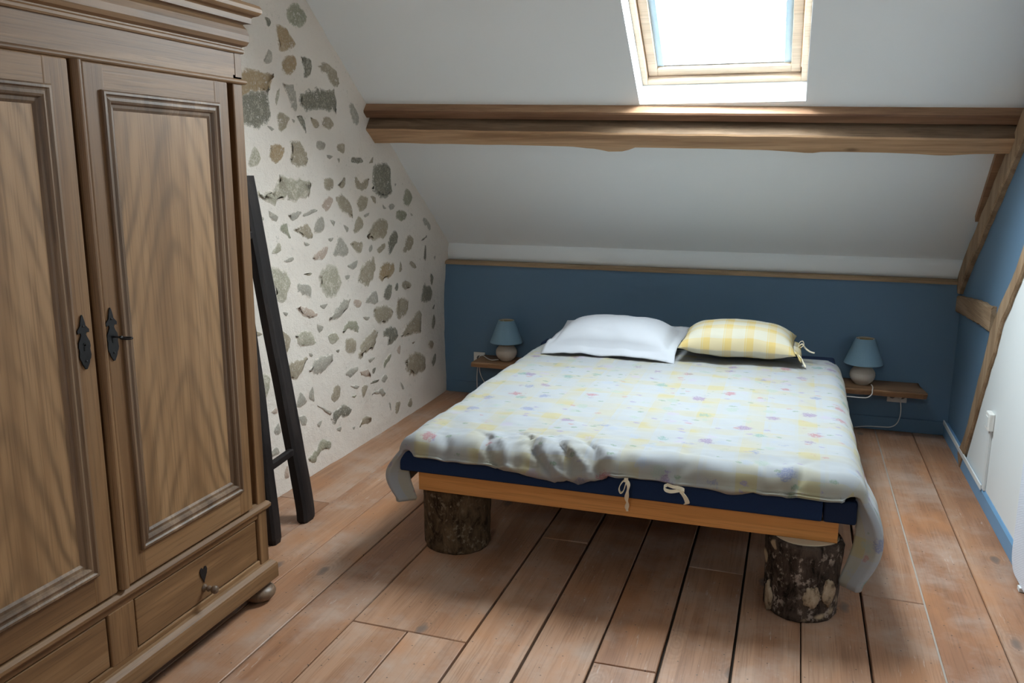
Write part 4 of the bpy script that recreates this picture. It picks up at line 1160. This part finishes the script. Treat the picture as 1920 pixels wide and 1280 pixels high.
def lamp(x, y, z, label, rw, cord, plug):
    t = thing('table_lamp', (x, y, z), label, 'lamp', 'bedside lamps')
    bm = B(); prof = [(0.038, 0.0), (0.042, 0.004)]
    for i in range(1, 24):
        a = -PI / 2 + 0.52 + (PI - 0.86) * i / 24
        r = 0.074 * math.cos(a) * rw; h = 0.058 + 0.062 * math.sin(a)
        gr = 0.0022 if (4 <= i <= 12 and i % 2 == 0) else 0.0
        prof.append((max(0.02, r - gr), h))
    prof += [(0.022, 0.124), (0.015, 0.128), (0.0135, 0.165), (0.0, 0.166)]
    lathe(bm, prof, (x, y, z), 'Z', 36); mk('lamp_base', bm, M_ceramic, t, smooth=True)
    bm = B(); n = 48
    prof = [(0.112, 0.128), (0.1125, 0.132), (0.055, 0.283), (0.0535, 0.283), (0.1105, 0.130)]
    loopv = [[(x + r * math.cos(2 * PI * i / n), y + r * math.sin(2 * PI * i / n), z + h) for r, h in prof] for i in range(n)]
    loop_rings(bm, loopv)
    for f in bm.faces:
        c = f.calc_center_median(); rad = math.hypot(c.x - x, c.y - y); lim = 0.112 + (0.055 - 0.112) * (c.z - z - 0.13) / 0.153
        if rad < lim - 0.0012: f.material_index = 1
    mk('lamp_shade', bm, [M_shade, M_shadein], t)
    bm = B(); tube(bm, [(x + 0.053 * math.cos(2 * PI * i / 24), y + 0.053 * math.sin(2 * PI * i / 24), z + 0.279) for i in range(25)], 0.0012, 6)
    for a in (0.3, 2.4, 4.5): tube(bm, [(x, y, z + 0.235), (x + 0.053 * math.cos(a), y + 0.053 * math.sin(a), z + 0.279)], 0.001, 5)
    lathe(bm, [(0.012, 0.165), (0.014, 0.168), (0.014, 0.205), (0.012, 0.208)], (x, y, z), 'Z', 16)
    lathe(bm, [(0.010, 0.207), (0.018, 0.222), (0.021, 0.238), (0.016, 0.254), (0.004, 0.261)], (x, y, z), 'Z', 16)
    mk('bulb_fitting', bm, M_plastic, t, smooth=True)
    for c in cord:
        bm = B(); tube(bm, spline(c, 6), 0.0032, 8); mk('cord', bm, M_plastic, t, smooth=True)
    if plug:
        bm = B(); lathe(bm, plug[1], plug[0], 'Y', 16); mk('plug', bm, plug[2], t, smooth=True)
    return t
lamp(0.443, 5.47, 0.313, 'small lamp with blue conical shade and round cream base, standing by the timber-framed wall', 1.0,
     [[(0.494, 5.43, 0.322), (0.500, 5.40, 0.317), (0.498, 5.36, 0.3165), (0.494, 5.326, 0.312), (0.492, 5.318, 0.29), (0.470, 5.318, 0.268), (0.430, 5.325, 0.262), (0.36, 5.33, 0.262), (0.30, 5.36, 0.25)],
      [(0.672, 5.556, 0.226), (0.680, 5.552, 0.195), (0.686, 5.558, 0.15), (0.686, 5.568, 0.10), (0.672, 5.570, 0.055), (0.64, 5.568, 0.030), (0.58, 5.57, 0.024), (0.50, 5.57, 0.020), (0.42, 5.56, 0.008), (0.30, 5.5, 0.006)]],
     [(0.672, 5.585, 0.230), [(0.016, 0.004), (0.018, 0.0), (0.019, -0.018), (0.014, -0.028), (0.006, -0.032)], M_plastic])
lamp(-1.845, 5.475, 0.288, 'small lamp with blue conical shade and round cream base, standing by the stone wall', 1.0,
     [[(-1.89, 5.44, 0.297), (-1.94, 5.43, 0.293), (-1.99, 5.48, 0.292), (-2.04, 5.545, 0.292), (-2.075, 5.572, 0.282), (-2.085, 5.57, 0.262)]], None)
def socket(x, z, label, wdt=0.088):
    t = thing('wall_socket', (x, 5.598, z), label, 'socket', 'wall sockets')
    bm = B(); box(bm, x - wdt / 2, x + wdt / 2, 5.589, 5.5995, z - 0.042, z + 0.042); mk('faceplate', bm, M_plastic, t, bevel=0.003)
    for dx in ((-wdt / 4, wdt / 4) if wdt > 0.1 else (0,)):
        bm = B(); lathe(bm, [(0.019, -0.0015), (0.0195, 0.001)], (x + dx, 5.589, z), 'Y', 20); mk('socket_recess', bm, M_sockhole, t)
    return t
socket(0.662, 0.226, 'white double wall socket under the shelf, lamp plugged in', 0.112)
socket(-2.088, 0.262, 'white wall socket by the stone wall with black plug', 0.086)
t = thing('phone_charger', (-2.08, 5.588, 0.245), 'black plug with two thin white cables in the socket by stone wall', 'plug')
bm = B(); box(bm, -2.098, -2.064, 5.555, 5.5875, 0.222, 0.252); mk('plug_body', bm, M_black, t, bevel=0.004)
for dx in (0, 1):
    bm = B(); tube(bm, spline([(-2.086 + 0.012 * dx, 5.56, 0.222), (-2.09 + 0.02 * dx, 5.552, 0.17), (-2.092 + 0.05 * dx, 5.55, 0.11), (-2.085 + 0.11 * dx, 5.54, 0.04), (-2.06 + 0.16 * dx, 5.50, 0.006)], 6), 0.0028, 8)
    mk('cable', bm, M_plastic, t, smooth=True)

# white trunking with its little box on the white boarding
t = thing('cable_trunking', (XR - 0.015, 4.45, 0.084), 'white cable trunking on the baseboard, rising to a small box', 'trunking')
bm = B(); box(bm, XR - 0.030, XR - 0.0226, 4.43, 5.58, 0.074, 0.100); mk('trunking_run', bm, M_trunk, t, bevel=0.002)
bm = B(); box(bm, XR - 0.024, XR - 0.0125, 4.395, 4.43, 0.0838, 0.385); mk('trunking_riser', bm, M_trunk, t, bevel=0.002)
bm = B(); box(bm, XR - 0.038, XR - 0.0125, 4.375, 4.452, 0.385, 0.470); b_ = mk('junction_box', bm, M_plastic, t, bevel=0.005)
bm = B(); box(bm, XR - 0.041, XR - 0.0375, 4.390, 4.438, 0.402, 0.452); mk('box_cover', bm, M_trunk, b_, bevel=0.002)
bm = B(); lathe(bm, [(0.004, 0), (0.004, 0.004)], (XR - 0.0235, 4.414, 0.374), 'X', 8); mk('screw_head', bm, M_sockhole, t)

# pale mesh panel standing at the foot of the white boarding
bm = B(); P = []
ya, yb, za, zb, r = 2.75, 3.70, 0.012, 0.86, 0.085
for cy, cz, a0 in ((yb - r, za + r, -90), (yb - r, zb - r, 0), (ya + r, zb - r, 90), (ya + r, za + r, 180)):
    for i in range(7):
        a = math.radians(a0 + 15 * i); P.append((cy + r * math.cos(a), cz + r * math.sin(a)))
poly_yz(bm, P, XR - 0.043, XR - 0.025)
mp = tag(mk('mesh_panel', bm, M_mesh, loc=(XR - 0.034, 3.2, 0), bevel=0.006), 'pale bluish mesh panel with rounded corner standing by the white boarding', 'panel')
for y in (2.95, 3.50):
    bm = B(); box(bm, XR - 0.050, XR - 0.024, y, y + 0.03, 0.0, 0.016); mk('foot', bm, M_trunk, mp)
